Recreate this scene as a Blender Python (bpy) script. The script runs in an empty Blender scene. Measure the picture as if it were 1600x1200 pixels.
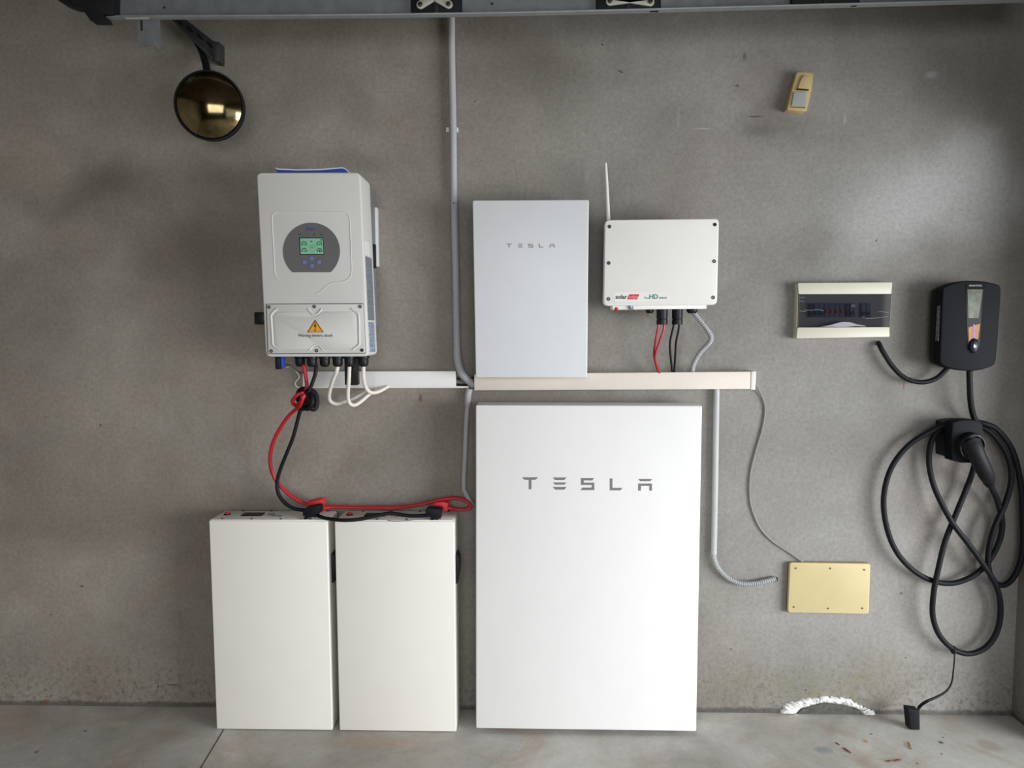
import bpy, bmesh, math, random
from mathutils import Vector, Matrix

random.seed(7)
SC = bpy.context.scene
COL = SC.collection

# ------------------------------------------------------------------ camera
FPX = 1110.0
CAM_D = 2.53
PITCH, YAW, ROLL = math.radians(4.35), math.radians(1.6), -0.0043
CR = Matrix.Rotation(YAW, 3, 'Z') @ Matrix.Rotation(math.pi / 2 - PITCH, 3, 'X') @ Matrix.Rotation(ROLL, 3, 'Z')


def ray(px, py):
    return CR @ Vector(((px - 800) / FPX, (600 - py) / FPX, -1.0))


_d = ray(800, 1110)
CAM_H = -_d.z / _d.y * CAM_D
CAM = Vector((0, -CAM_D, CAM_H))


def P(px, py, Y=0.0):
    """a measured point of the photograph, at the depth Y in front of the back wall"""
    d = ray(px, py)
    return CAM + d * ((Y + CAM_D) / d.y)


def PZ(px, py, z=0.0):
    d = ray(px, py)
    return CAM + d * ((z - CAM.z) / d.z)


cam = bpy.data.cameras.new('camera')
camo = bpy.data.objects.new('camera', cam)
COL.objects.link(camo)
camo.location = CAM
camo.rotation_euler = CR.to_euler()
cam.sensor_fit = 'HORIZONTAL'
cam.sensor_width = 36
cam.lens = 36 * FPX / 1600
cam.clip_start = 0.02
SC.camera = camo

SC.view_settings.view_transform = 'Standard'
SC.view_settings.look = 'None'
SC.view_settings.gamma = 1
SC.view_settings.exposure = 0.0
SC.view_settings.use_curve_mapping = False

# ------------------------------------------------------------------ light
world = bpy.data.worlds.new('world')
SC.world = world
world.use_nodes = True
bg = world.node_tree.nodes['Background']
bg.inputs[0].default_value = (0.82, 0.9, 1.0, 1)
bg.inputs[1].default_value = 1.0


def area(name, loc, target, sx, sy, power, color, spread=180):
    L = bpy.data.lights.new(name, 'AREA')
    L.shape = 'RECTANGLE'
    L.size, L.size_y = sx, sy
    L.energy = power
    L.color = color
    L.spread = math.radians(spread)
    o = bpy.data.objects.new(name, L)
    COL.objects.link(o)
    o.location = loc
    o.rotation_euler = (Vector(target) - Vector(loc)).to_track_quat('-Z', 'Y').to_euler()
    return o


# daylight through the garage door opening on the right, and an added fill lamp behind the camera
area('daylight_door', (3.7, -2.35, 0.88), (-0.5, -0.1, -0.05), 2.3, 1.5, 70, (0.98, 0.995, 1.0), 104)
area('rear_fill', (0.0, -5.0, 1.75), (-0.4, 0, 0.0), 2.6, 1.4, 36, (0.98, 0.99, 1.0), 130)


# ------------------------------------------------------------------ materials
def lin(c):
    r = []
    for v in c[:3]:
        v = v / 255.0
        r.append(v / 12.92 if v <= 0.04045 else ((v + 0.055) / 1.055) ** 2.4)
    return (r[0], r[1], r[2], 1)


class NT:
    def __init__(s, name):
        s.m = bpy.data.materials.new(name)
        s.m.use_nodes = True
        s.t = s.m.node_tree
        s.b = s.t.nodes['Principled BSDF']
        s.out = s.t.nodes['Material Output']

    def n(s, typ, **kw):
        x = s.t.nodes.new(typ)
        for k, v in kw.items():
            setattr(x, k, v)
        return x

    def l(s, a, b):
        s.t.links.new(a, b)

    def val(s, a, sock):
        if hasattr(a, 'is_output'):
            s.l(a, sock)
        else:
            sock.default_value = a

    def coords(s, scale=(1, 1, 1), loc=(0, 0, 0)):
        tc = s.n('ShaderNodeTexCoord')
        mp = s.n('ShaderNodeMapping')
        mp.inputs['Scale'].default_value = scale
        mp.inputs['Location'].default_value = loc
        s.l(tc.outputs['Object'], mp.inputs['Vector'])
        return mp.outputs['Vector']

    def noise(s, vec, scale, detail=4, rough=0.55, dist=0.0):
        x = s.n('ShaderNodeTexNoise')
        x.inputs['Scale'].default_value = scale
        x.inputs['Detail'].default_value = detail
        x.inputs['Roughness'].default_value = rough
        x.inputs['Distortion'].default_value = dist
        s.l(vec, x.inputs['Vector'])
        return x.outputs['Fac']

    def ramp(s, fac, p0, p1, c0=(0, 0, 0, 1), c1=(1, 1, 1, 1)):
        x = s.n('ShaderNodeValToRGB')
        e = x.color_ramp.elements
        e[0].position, e[1].position = p0, p1
        e[0].color, e[1].color = c0, c1
        s.l(fac, x.inputs['Fac'])
        return x.outputs['Color']

    def mix(s, fac, a, b, mode='MIX'):
        x = s.n('ShaderNodeMix', data_type='RGBA', blend_type=mode)
        s.val(fac, x.inputs['Factor'])
        s.val(a, x.inputs['A'])
        s.val(b, x.inputs['B'])
        return x.outputs['Result']

    def math(s, op, a, b=0.0, clamp=False):
        x = s.n('ShaderNodeMath', operation=op, use_clamp=clamp)
        s.val(a, x.inputs[0])
        s.val(b, x.inputs[1])
        return x.outputs[0]

    def blob(s, vec, c, r, soft=1.0):
        """1 at the centre c, 0 outside the ellipsoid of radii r"""
        x = s.n('ShaderNodeVectorMath', operation='SUBTRACT')
        s.l(vec, x.inputs[0])
        x.inputs[1].default_value = c
        y = s.n('ShaderNodeVectorMath', operation='DIVIDE')
        s.l(x.outputs[0], y.inputs[0])
        y.inputs[1].default_value = r
        z = s.n('ShaderNodeVectorMath', operation='LENGTH')
        s.l(y.outputs[0], z.inputs[0])
        return s.n_map(z.outputs['Value'], 1.0, 1.0 - soft)

    def n_map(s, v, lo, hi):
        x = s.n('ShaderNodeMapRange', interpolation_type='SMOOTHSTEP')
        s.l(v, x.inputs['Value'])
        x.inputs['From Min'].default_value = min(lo, hi)
        x.inputs['From Max'].default_value = max(lo, hi)
        x.inputs['To Min'].default_value = 1 if lo > hi else 0
        x.inputs['To Max'].default_value = 0 if lo > hi else 1
        return x.outputs['Result']

    def bump(s, h, strength, dist=0.01):
        x = s.n('ShaderNodeBump')
        x.inputs['Strength'].default_value = strength
        x.inputs['Distance'].default_value = dist
        s.l(h, x.inputs['Height'])
        s.l(x.outputs['Normal'], s.b.inputs['Normal'])


_mats = {}


def plain(name, rgb, rough=0.45, metal=0.0, var=0.04, spec=0.5, nscale=9.0, emit=0.0, coat=0.0, bump=0.0):
    """a painted / moulded surface: one colour with faint procedural variation"""
    if name in _mats:
        return _mats[name]
    s = NT(name)
    v = s.coords()
    f = s.noise(v, nscale, 3, 0.5)
    c = lin(rgb)
    d = tuple(max(0, x * (1 - var)) for x in c[:3]) + (1,)
    u = tuple(min(1, x * (1 + var)) for x in c[:3]) + (1,)
    col = s.ramp(f, 0.3, 0.7, d, u)
    s.l(col, s.b.inputs['Base Color'])
    s.b.inputs['Roughness'].default_value = rough
    s.b.inputs['Metallic'].default_value = metal
    s.b.inputs['Specular IOR Level'].default_value = spec
    s.b.inputs['Coat Weight'].default_value = coat
    if emit:
        s.l(col, s.b.inputs['Emission Color'])
        s.b.inputs['Emission Strength'].default_value = emit
    if bump:
        s.bump(s.noise(v, 220, 3, 0.6), bump, 0.002)
    _mats[name] = s.m
    return s.m


def V(px, py, Y=0.0):
    return tuple(P(px, py, Y))


def mat_wall():
    s = NT('cement_render')
    v = s.coords()
    vd = s.n('ShaderNodeTexNoise')
    vd.inputs['Scale'].default_value = 2.3
    vd.inputs['Detail'].default_value = 4
    s.l(v, vd.inputs['Vector'])
    sub = s.n('ShaderNodeVectorMath', operation='SUBTRACT')
    s.l(vd.outputs['Color'], sub.inputs[0])
    sub.inputs[1].default_value = (.5, .5, .5)
    sc = s.n('ShaderNodeVectorMath', operation='SCALE')
    s.l(sub.outputs[0], sc.inputs[0])
    sc.inputs['Scale'].default_value = 0.42
    ad = s.n('ShaderNodeVectorMath', operation='ADD')
    s.l(v, ad.inputs[0])
    s.l(sc.outputs[0], ad.inputs[1])
    w = ad.outputs[0]
    big = s.noise(v, 1.1, 5, 0.6, 0.4)
    hue = s.noise(s.coords(loc=(4, 2, 7)), 1.7, 4, 0.55, 0.5)
    fine = s.noise(v, 70, 5, 0.75)
    grain = s.noise(v, 420, 2, 0.6)
    col = s.ramp(big, 0.32, 0.68, lin((128, 125, 118)), lin((168, 165, 159)))
    mott = s.noise(s.coords(loc=(2, 0, 3)), 3.6, 8, 0.62, 0.9)
    col = s.mix(0.5, col, s.ramp(mott, 0.35, 0.66, (0.74, 0.73, 0.72, 1), (1, 1, 1, 1)), 'MULTIPLY')
    col = s.mix(s.ramp(hue, 0.48, 0.68, (0, 0, 0, 1), (.3, .3, .3, 1)), col, lin((136, 120, 112)))
    # cloudy cement tones, with the upper right sheen and opening-head shade painted in
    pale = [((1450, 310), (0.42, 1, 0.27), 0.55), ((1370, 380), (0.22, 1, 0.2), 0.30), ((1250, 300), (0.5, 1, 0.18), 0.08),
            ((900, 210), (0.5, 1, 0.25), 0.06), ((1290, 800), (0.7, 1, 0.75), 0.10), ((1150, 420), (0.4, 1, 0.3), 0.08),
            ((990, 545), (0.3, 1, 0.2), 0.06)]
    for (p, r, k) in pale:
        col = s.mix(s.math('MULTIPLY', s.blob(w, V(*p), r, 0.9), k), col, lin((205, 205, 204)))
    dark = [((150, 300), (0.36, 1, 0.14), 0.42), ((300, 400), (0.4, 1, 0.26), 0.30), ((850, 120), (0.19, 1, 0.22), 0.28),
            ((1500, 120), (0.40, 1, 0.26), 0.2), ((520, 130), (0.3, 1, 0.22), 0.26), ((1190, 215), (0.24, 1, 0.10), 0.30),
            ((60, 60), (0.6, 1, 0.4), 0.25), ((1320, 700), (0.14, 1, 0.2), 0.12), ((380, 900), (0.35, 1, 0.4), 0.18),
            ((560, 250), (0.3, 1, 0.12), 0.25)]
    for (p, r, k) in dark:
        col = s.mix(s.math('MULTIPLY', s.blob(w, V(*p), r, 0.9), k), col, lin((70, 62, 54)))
    # fine grain, pits
    col = s.mix(0.6, col, s.ramp(fine, 0.34, 0.62, (0.66, 0.60, 0.59, 1), (1, 1, 1, 1)), 'MULTIPLY')
    col = s.mix(0.6, col, s.ramp(grain, 0.35, 0.65, (0.62, 0.62, 0.61, 1), (1, 1, 1, 1)), 'MULTIPLY')
    vo = s.n('ShaderNodeTexVoronoi')
    vo.inputs['Scale'].default_value = 9
    s.l(w, vo.inputs['Vector'])
    spot = s.math('LESS_THAN', vo.outputs['Distance'], 0.052)
    keep = s.math('GREATER_THAN', s.noise(v, 5.1, 1, 0.5), 0.56)
    pit = s.math('MULTIPLY', s.math('MULTIPLY', spot, keep), 0.7)
    col = s.mix(pit, col, lin((48, 42, 38)))
    # mould and splash dirt rising from the floor
    sep = s.n('ShaderNodeSeparateXYZ')
    s.l(v, sep.inputs[0])
    z = sep.outputs['Z']
    x = sep.outputs['X']
    g = s.n_map(z, 0.32, 0.02)
    mould = s.math('MULTIPLY', g, s.ramp(s.noise(v, 46, 6, 0.8), 0.5, 0.62))
    col = s.mix(s.math('MULTIPLY', mould, 0.6), col, lin((62, 62, 50)))
    green = s.math('MULTIPLY', s.math('MULTIPLY', s.blob(w, V(1290, 1075), (0.55, 1, 0.15), 0.95), 0.75), s.ramp(s.noise(v, 16, 6, 0.75), 0.35, 0.7))
    col = s.mix(green, col, lin((118, 114, 84)))
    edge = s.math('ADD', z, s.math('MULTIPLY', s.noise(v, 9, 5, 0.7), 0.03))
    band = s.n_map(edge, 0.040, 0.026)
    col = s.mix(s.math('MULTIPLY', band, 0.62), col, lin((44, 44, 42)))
    # cooler tone right, browner left; left lifted in colour to make up for weaker light
    rgt = s.n_map(x, -0.7, 1.1)
    col = s.mix(rgt, s.mix(1.0, col, (1.14, 1.11, 1.06, 1), 'MULTIPLY'), s.mix(1.0, col, (1.03, 1.06, 1.08, 1), 'MULTIPLY'))
    # rust runs
    for p, r, k in (((657, 622), (0.010, 1, 0.022), .8), ((1412, 603), (0.005, 1, 0.022), .85), ((72, 1097), (0.015, 1, 0.02), .6)):
        col = s.mix(s.math('MULTIPLY', s.blob(v, V(*p), r, 0.8), k), col, lin((120, 66, 30)))
    # pale scuffs and dark scratches
    for p, r, k, c in (((1455, 117), (0.035, 1, 0.018), .45, (180, 180, 178)), ((1320, 187), (0.008, 1, 0.028), .4, (175, 175, 175)),
                       ((1098, 201), (0.05, 1, 0.004), .45, (180, 180, 178)), ((1060, 185), (0.006, 1, 0.05), .2, (180, 180, 178)),
                       ((1180, 182), (0.035, 1, 0.004), .75, (40, 36, 32)), ((1152, 134), (0.012, 1, 0.006), .7, (44, 38, 34)),
                       ((1163, 88), (0.009, 1, 0.02), .5, (40, 36, 32)), ((128, 916), (0.012, 1, 0.005), .8, (38, 34, 30)),
                       ((80, 960), (0.006, 1, 0.004), .8, (38, 34, 30)), ((270, 1070), (0.04, 1, 0.004), .7, (38, 34, 30)),
                       ((1187, 204), (0.09, 1, 0.03), .25, (60, 52, 46)), ((1408, 927), (0.006, 1, 0.006), .8, (38, 34, 30)),
                       ((1415, 1028), (0.006, 1, 0.004), .8, (38, 34, 30)), ((1259, 1078), (0.006, 1, 0.005), .8, (38, 34, 30))):
        col = s.mix(s.math('MULTIPLY', s.blob(v, V(*p), r, 0.8), k), col, lin(c))
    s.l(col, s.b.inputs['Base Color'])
    s.b.inputs['Roughness'].default_value = 0.62
    s.b.inputs['Specular IOR Level'].default_value = 0.4
    h = s.math('ADD', s.math('MULTIPLY', fine, 0.6), s.math('MULTIPLY', grain, 0.4))
    s.bump(h, 0.42, 0.004)
    return s.m


def mat_floor():
    s = NT('trowelled_concrete_floor')
    v = s.coords()
    a = s.noise(v, 2.2, 6, 0.62, 0.8)
    b = s.noise(s.coords(loc=(5, 1, 0)), 3.6, 5, 0.6, 1.0)
    fine = s.noise(v, 60, 5, 0.7)
    col = s.ramp(a, 0.32, 0.68, lin((156, 152, 144)), lin((202, 200, 194)))
    col = s.mix(s.ramp(b, 0.52, 0.72, (0, 0, 0, 1), (.55, .55, .55, 1)), col, lin((168, 138, 112)))
    col = s.mix(0.5, col, s.ramp(fine, 0.3, 0.7, (0.72, 0.72, 0.71, 1), (1, 1, 1, 1)), 'MULTIPLY')
    for p, r, k, c in (((185, 1131), (0.06, 0.025, 1), .5, (200, 190, 165)), ((1287, 1172), (0.045, 0.03, 1), .4, (84, 104, 130)),
                       ((1470, 1160), (0.012, 0.012, 1), .9, (30, 78, 84)), ((1473, 1152), (0.006, 0.006, 1), .8, (30, 70, 74)),
                       ((1471, 1178), (0.006, 0.006, 1), .8, (34, 50, 52)), ((1433, 1193), (0.006, 0.006, 1), .8, (34, 40, 42)),
                       ((133, 1142), (0.01, 0.006, 1), .8, (40, 38, 36)), ((57, 1175), (0.012, 0.01, 1), .7, (50, 48, 44)),
                       ((590, 1160), (0.25, 0.05, 1), .3, (180, 136, 104)), ((1361, 1147), (0.008, 0.005, 1), .8, (50, 44, 40)),
                       ((1352, 1158), (0.013, 0.016, 1), .7, (176, 128, 74)), ((1545, 1165), (0.05, 0.05, 1), .35, (124, 92, 60))):
        q = PZ(*p)
        col = s.mix(s.math('MULTIPLY', s.blob(v, tuple(q), r, 0.7), k), col, lin(c))
    s.l(col, s.b.inputs['Base Color'])
    s.b.inputs['Roughness'].default_value = 0.55
    s.bump(fine, 0.2, 0.003)
    return s.m


def mat_tint():
    s = NT('smoked_clear_plastic')
    tr = s.n('ShaderNodeBsdfTransparent')
    tr.inputs[0].default_value = (0.55, 0.55, 0.58, 1)
    gl = s.n('ShaderNodeBsdfGlossy')
    gl.inputs['Color'].default_value = (1, 1, 1, 1)
    gl.inputs['Roughness'].default_value = 0.12
    fr = s.n('ShaderNodeLayerWeight')
    fr.inputs['Blend'].default_value = 0.25
    mx = s.n('ShaderNodeMixShader')
    s.l(s.math('ADD', s.math('MULTIPLY', fr.outputs['Fresnel'], 0.08), 0.006), mx.inputs[0])
    s.l(tr.outputs[0], mx.inputs[1])
    s.l(gl.outputs[0], mx.inputs[2])
    s.l(mx.outputs[0], s.out.inputs['Surface'])
    return s.m


def mat_mirror():
    s = NT('aged_mirror_dome')
    v = s.coords()
    c = s.ramp(s.noise(v, 14, 4, 0.6), 0.3, 0.7, lin((92, 80, 54)), lin((150, 134, 98)))
    s.l(c, s.b.inputs['Base Color'])
    s.b.inputs['Metallic'].default_value = 1.0
    s.b.inputs['Roughness'].default_value = 0.12
    return s.m


def mat_print(name, base, ink, sx, sz, thr=0.5):
    """small illegible print on a label: rows of ink"""
    s = NT(name)
    v = s.coords((sx, sx, sz))
    f = s.noise(v, 1.0, 2, 0.6)
    s.l(s.ramp(f, thr - 0.03, thr + 0.03, lin(base), lin(ink)), s.b.inputs['Base Color'])
    s.b.inputs['Roughness'].default_value = 0.5
    return s.m


def mat_wood():
    s = NT('varnished_wood')
    f = s.noise(s.coords((14, 14, 1)), 2.0, 5, 0.6, 1.0)
    s.l(s.ramp(f, 0.3, 0.7, lin((120, 80, 36)), lin((176, 126, 62))), s.b.inputs['Base Color'])
    s.b.inputs['Roughness'].default_value = 0.4
    return s.m


# ------------------------------------------------------------------ mesh helpers
ORG = {}


class MB:
    def __init__(s):
        s.bm = bmesh.new()

    def prism(s, pts, y0, y1, bevel=0.0, seg=2):
        """front outline pts (world, any y) at y0 going straight back to y1"""
        bm = s.bm
        f = [bm.verts.new((p[0], y0, p[2])) for p in pts]
        b = [bm.verts.new((p[0], y1, p[2])) for p in pts]
        faces = [bm.faces.new(f), bm.faces.new(b[::-1])]
        n = len(pts)
        for i in range(n):
            j = (i + 1) % n
            faces.append(bm.faces.new((f[j], f[i], b[i], b[j])))
        bmesh.ops.recalc_face_normals(bm, faces=faces)
        if bevel:
            fs = set(f)
            ed = [e for e in bm.edges if e.verts[0] in fs and e.verts[1] in fs]
            bmesh.ops.bevel(bm, geom=ed, offset=bevel, segments=seg, profile=0.5, affect='EDGES', clamp_overlap=True)
        return s

    def box(s, a, b, bevel=0.0, seg=2):
        bm = s.bm
        x0, x1 = sorted((a[0], b[0]))
        y0, y1 = sorted((a[1], b[1]))
        z0, z1 = sorted((a[2], b[2]))
        vs = [bm.verts.new((x, y, z)) for x in (x0, x1) for y in (y0, y1) for z in (z0, z1)]
        idx = [(0, 1, 3, 2), (4, 6, 7, 5), (0, 4, 5, 1), (2, 3, 7, 6), (0, 2, 6, 4), (1, 5, 7, 3)]
        fs = [bm.faces.new([vs[i] for i in q]) for q in idx]
        bmesh.ops.recalc_face_normals(bm, faces=fs)
        if bevel:
            vv = set(vs)
            ed = [e for e in bm.edges if e.verts[0] in vv and e.verts[1] in vv]
            bmesh.ops.bevel(bm, geom=ed, offset=bevel, segments=seg, profile=0.5, affect='EDGES', clamp_overlap=True)
        return s

    def hexa(s, c8):
        """eight corners: front quad then back quad, same winding"""
        bm = s.bm
        v = [bm.verts.new(tuple(p)) for p in c8]
        fs = [bm.faces.new(v[:4]), bm.faces.new(v[4:][::-1])]
        for i in range(4):
            j = (i + 1) % 4
            fs.append(bm.faces.new((v[j], v[i], v[4 + i], v[4 + j])))
        bmesh.ops.recalc_face_normals(bm, faces=fs)
        return s

    def quad(s, pts, thick=0.0006):
        """thin plate (sticker) with its own thickness"""
        a, b, c = Vector(pts[0]), Vector(pts[1]), Vector(pts[2])
        n = (b - a).cross(c - a).normalized()
        return s.hexa([Vector(p) + n * thick for p in pts] + [Vector(p) - n * thick for p in pts])

    def tube(s, pts, r, seg=10, sub=8, closed=False, smooth=True, caps=True, ridge=0.0, pitch=0.0):
        pts = [Vector(p) for p in pts]
        rr = r if isinstance(r, (list, tuple)) else [r] * len(pts)
        path, rad = [], []
        if smooth and len(pts) > 2:
            n = len(pts)
            rng = range(n) if closed else range(n - 1)
            for i in rng:
                if closed:
                    p0, p1, p2, p3 = pts[(i - 1) % n], pts[i], pts[(i + 1) % n], pts[(i + 2) % n]
                else:
                    p1, p2 = pts[i], pts[i + 1]
                    p0 = pts[i - 1] if i > 0 else p1 * 2 - p2
                    p3 = pts[i + 2] if i + 2 < n else p2 * 2 - p1
                for k in range(sub):
                    t = k / sub
                    path.append(cr(p0, p1, p2, p3, t))
                    rad.append(rr[i] + (rr[(i + 1) % n] - rr[i]) * t)
            if not closed:
                path.append(pts[-1])
                rad.append(rr[-1])
        else:
            path, rad = pts, list(rr)
        if ridge:
            # resample evenly and alternate the radius: corrugated hose
            L = [0]
            for i in range(1, len(path)):
                L.append(L[-1] + (path[i] - path[i - 1]).length)
            N = int(L[-1] / (pitch / 4.0))
            q, qr, j = [], [], 0
            for k in range(N + 1):
                d = L[-1] * k / N
                while j < len(L) - 2 and L[j + 1] < d:
                    j += 1
                t = (d - L[j]) / max(1e-9, L[j + 1] - L[j])
                q.append(path[j].lerp(path[j + 1], t))
                qr.append(rad[j] - (ridge if (k % 4) >= 2 else 0))
            path, rad = q, qr
        n = len(path)
        tang = []
        for i in range(n):
            if closed:
                t = path[(i + 1) % n] - path[(i - 1) % n]
            else:
                t = path[min(n - 1, i + 1)] - path[max(0, i - 1)]
            tang.append(t.normalized())
        ref = Vector((0, 1, 0)) if abs(tang[0].y) < 0.9 else Vector((1, 0, 0))
        u = tang[0].cross(ref).normalized()
        rings = []
        for i in range(n):
            if i:
                u = (u - tang[i] * u.dot(tang[i]))
                u = u.normalized() if u.length > 1e-6 else tang[i].orthogonal().normalized()
            w = tang[i].cross(u)
            rings.append([s.bm.verts.new(path[i] + (u * math.cos(a) + w * math.sin(a)) * rad[i])
                          for a in [2 * math.pi * k / seg for k in range(seg)]])
        fs = []
        for i in range(n if closed else n - 1):
            A, B = rings[i], rings[(i + 1) % n]
            for k in range(seg):
                fs.append(s.bm.faces.new((A[k], A[(k + 1) % seg], B[(k + 1) % seg], B[k])))
        if caps and not closed:
            fs.append(s.bm.faces.new(rings[0][::-1]))
            fs.append(s.bm.faces.new(rings[-1]))
        bmesh.ops.recalc_face_normals(s.bm, faces=fs)
        return s

    def rod(s, a, b, r, seg=16, r2=None):
        return s.tube([a, b], [r, r if r2 is None else r2], seg=seg, smooth=False)

    def lathe(s, o, axis, prof, seg=24):
        """prof: list of (distance along axis, radius)"""
        o, axis = Vector(o), Vector(axis).normalized()
        u = axis.orthogonal().normalized()
        w = axis.cross(u)
        rings = []
        for (d, r) in prof:
            if r < 1e-6:
                rings.append([s.bm.verts.new(o + axis * d)])
            else:
                rings.append([s.bm.verts.new(o + axis * d + (u * math.cos(a) + w * math.sin(a)) * r)
                              for a in [2 * math.pi * k / seg for k in range(seg)]])
        fs = []
        for A, B in zip(rings[:-1], rings[1:]):
            for k in range(seg):
                k2 = (k + 1) % seg
                if len(A) == 1 and len(B) == 1:
                    continue
                if len(A) == 1:
                    fs.append(s.bm.faces.new((A[0], B[k2], B[k])))
                elif len(B) == 1:
                    fs.append(s.bm.faces.new((A[k], A[k2], B[0])))
                else:
                    fs.append(s.bm.faces.new((A[k], A[k2], B[k2], B[k])))
        for R in (rings[0], rings[-1]):
            if len(R) > 1:
                fs.append(s.bm.faces.new(R))
        bmesh.ops.recalc_face_normals(s.bm, faces=fs)
        return s

    def obj(s, name, mat, parent=None, label=None, origin=None, sharp=38):
        bm = s.bm
        if parent is not None:
            o0 = ORG[parent.name]
        else:
            if origin is None:
                xs = [v.co for v in bm.verts]
                origin = Vector((sum(v.x for v in xs) / len(xs), max(v.y for v in xs), min(v.z for v in xs)))
            o0 = Vector(origin)
        for v in bm.verts:
            v.co -= o0
        for f in bm.faces:
            f.smooth = True
        lim = math.radians(sharp)
        for e in bm.edges:
            if len(e.link_faces) == 2 and e.calc_face_angle(0) > lim:
                e.smooth = False
        me = bpy.data.meshes.new(name)
        bm.to_mesh(me)
        bm.free()
        me.materials.append(mat)
        o = bpy.data.objects.new(name, me)
        COL.objects.link(o)
        if parent is not None:
            o.parent = parent
        else:
            o.location = o0
        ORG[o.name] = o0
        if label:
            o['label'] = label
        return o


def cr(p0, p1, p2, p3, t):
    return 0.5 * ((2 * p1) + (-p0 + p2) * t + (2 * p0 - 5 * p1 + 4 * p2 - p3) * t * t + (-p0 + 3 * p1 - 3 * p2 + p3) * t ** 3)


def tag(o, label, cat, group=None):
    o['label'] = label
    o['category'] = cat
    if group:
        o['group'] = group
    return o


def thing(name, label, cat, loc, group=None):
    o = bpy.data.objects.new(name, None)
    COL.objects.link(o)
    o.empty_display_size = 0.05
    o.location = loc
    ORG[o.name] = Vector(loc)
    return tag(o, label, cat, group)


def struct(o):
    o['kind'] = 'structure'
    return o


def pl(pts, Y):
    """photo points -> world points on the plane y = Y (or per-point Y as third value)"""
    return [P(p[0], p[1], p[2] if len(p) > 2 else Y) for p in pts]


def rq(c4, r, n=5):
    """rounded quad: corners (photo pixels), radius in pixels"""
    out = []
    for i in range(4):
        p = Vector(c4[i])
        a = (Vector(c4[i - 1]) - p).normalized()
        b = (Vector(c4[(i + 1) % 4]) - p).normalized()
        s, e = p + a * r, p + b * r
        for k in range(n + 1):
            t = k / n
            out.append(tuple(s * (1 - t) ** 2 + p * 2 * t * (1 - t) + e * t * t))
    return out


def screw(parent, px, py, Y, r=0.006, mat=None, name='screw'):
    c = P(px, py, Y)
    m = MB().lathe(c + Vector((0, 0.004, 0)), (0, -1, 0), [(0, r), (0.0045, r), (0.006, r * 0.8), (0.006, r * 0.45), (0.004, r * 0.38), (0.004, 0)], 16)
    return m.obj(name, mat or M_SCREW, parent)


def text(body, x0, x1, ytop, ybot, Y, mat, parent, name, extr=0.0005, shear=0.0, bold=0.0):
    """letters fitted into the photo box x0..x1, ytop..ybot on the plane y = Y"""
    cu = bpy.data.curves.new('t', 'FONT')
    cu.body = body
    cu.size = 1
    cu.extrude = 0.01
    cu.offset = bold
    cu.shear = shear
    cu.resolution_u = 3
    to = bpy.data.objects.new('t', cu)
    COL.objects.link(to)
    dg = bpy.context.evaluated_depsgraph_get()
    me = bpy.data.meshes.new_from_object(to.evaluated_get(dg))
    bpy.data.objects.remove(to)
    xs = [v.co.x for v in me.vertices]
    ys = [v.co.y for v in me.vertices]
    a, b, c, d = min(xs), max(xs), min(ys), max(ys)
    bm = bmesh.new()
    bm.from_mesh(me)
    bpy.data.meshes.remove(me)
    for v in bm.verts:
        u = (v.co.x - a) / (b - a)
        w = (v.co.y - c) / (d - c)
        k = v.co.z
        q = P(x0 + (x1 - x0) * u, ybot + (ytop - ybot) * w, Y)
        v.co = (q.x, Y - (extr if k > 0 else -0.0003), q.z)
    m = MB()
    m.bm.free()
    m.bm = bm
    return m.obj(name, mat, parent, sharp=180)


def cable(name, pts, r, mat, Y=-0.03, seg=10, parent=None, label=None, cat=None, group=None, sub=7):
    o = MB().tube(pl(pts, Y), r, seg=seg, sub=sub).obj(name, mat, parent)
    if label and cat:
        tag(o, label, cat, group)
    return o


# ------------------------------------------------------------------ material instances
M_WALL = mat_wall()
M_FLOOR = mat_floor()
M_SCREW = plain('dark_steel_screw', (70, 68, 64), 0.4, 0.7)
M_WHITE = plain("gloss_white_enamel", (232, 231, 230), 0.45, var=0.01)
M_WHITE2 = plain('cool_white_enamel', (219, 221, 224), 0.42, var=0.012)
M_GREYBACK = plain('grey_back_housing', (120, 122, 124), 0.6)
M_CREAM = plain('cream_powder_coat', (236, 233, 226), 0.45, var=0.012)
M_CREAM_TOP = plain('cream_lid_lit', (246, 245, 240), 0.5, var=0.015)  # lid colour raised above the cabinet cream in place of light from above
M_INV = plain('warm_white_powder_coat', (210, 209, 205), 0.5, var=0.012, bump=0.05)
M_ALU = plain('brushed_aluminium', (138, 140, 140), 0.5, 0.35, nscale=30)
M_GALV = plain('galvanised_steel', (136, 141, 144), 0.42, 0.55, var=0.12, nscale=26)
M_GALVLIP = plain('lit_track_lip', (150, 153, 155), 0.5, 0.35, var=0.08, nscale=30)  # lip colour paler than the web, with light from below put in
M_DKSTEEL = plain('dull_dark_steel', (62, 64, 63), 0.5, 0.5, var=0.1)
M_BLACK = plain('black_plastic', (20, 21, 24), 0.45, var=0.1, spec=0.3)
M_BLACKR = plain('black_rubber', (20, 21, 26), 0.55, var=0.12, spec=0.22)
M_CHARGER = plain('matt_black_casing', (17, 19, 24), 0.6, var=0.08, bump=0.04, spec=0.12)
M_RED = plain('red_cable_jacket', (186, 26, 42), 0.42, var=0.06)
M_REDP = plain('red_plastic_lug', (205, 30, 44), 0.45, var=0.06)
M_WCAB = plain('white_cable_jacket', (226, 220, 212), 0.45, var=0.03)
M_GCAB = plain('grey_cable_jacket', (128, 128, 126), 0.5, var=0.05)
M_CONDUIT = plain('grey_pvc_conduit', (176, 177, 180), 0.5, var=0.04)
M_TRUNKW = plain('white_pvc_trunking', (228, 227, 224), 0.45, var=0.02)
M_TRUNKC = plain('cream_pvc_trunking', (220, 210, 199), 0.5, var=0.03)
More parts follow.
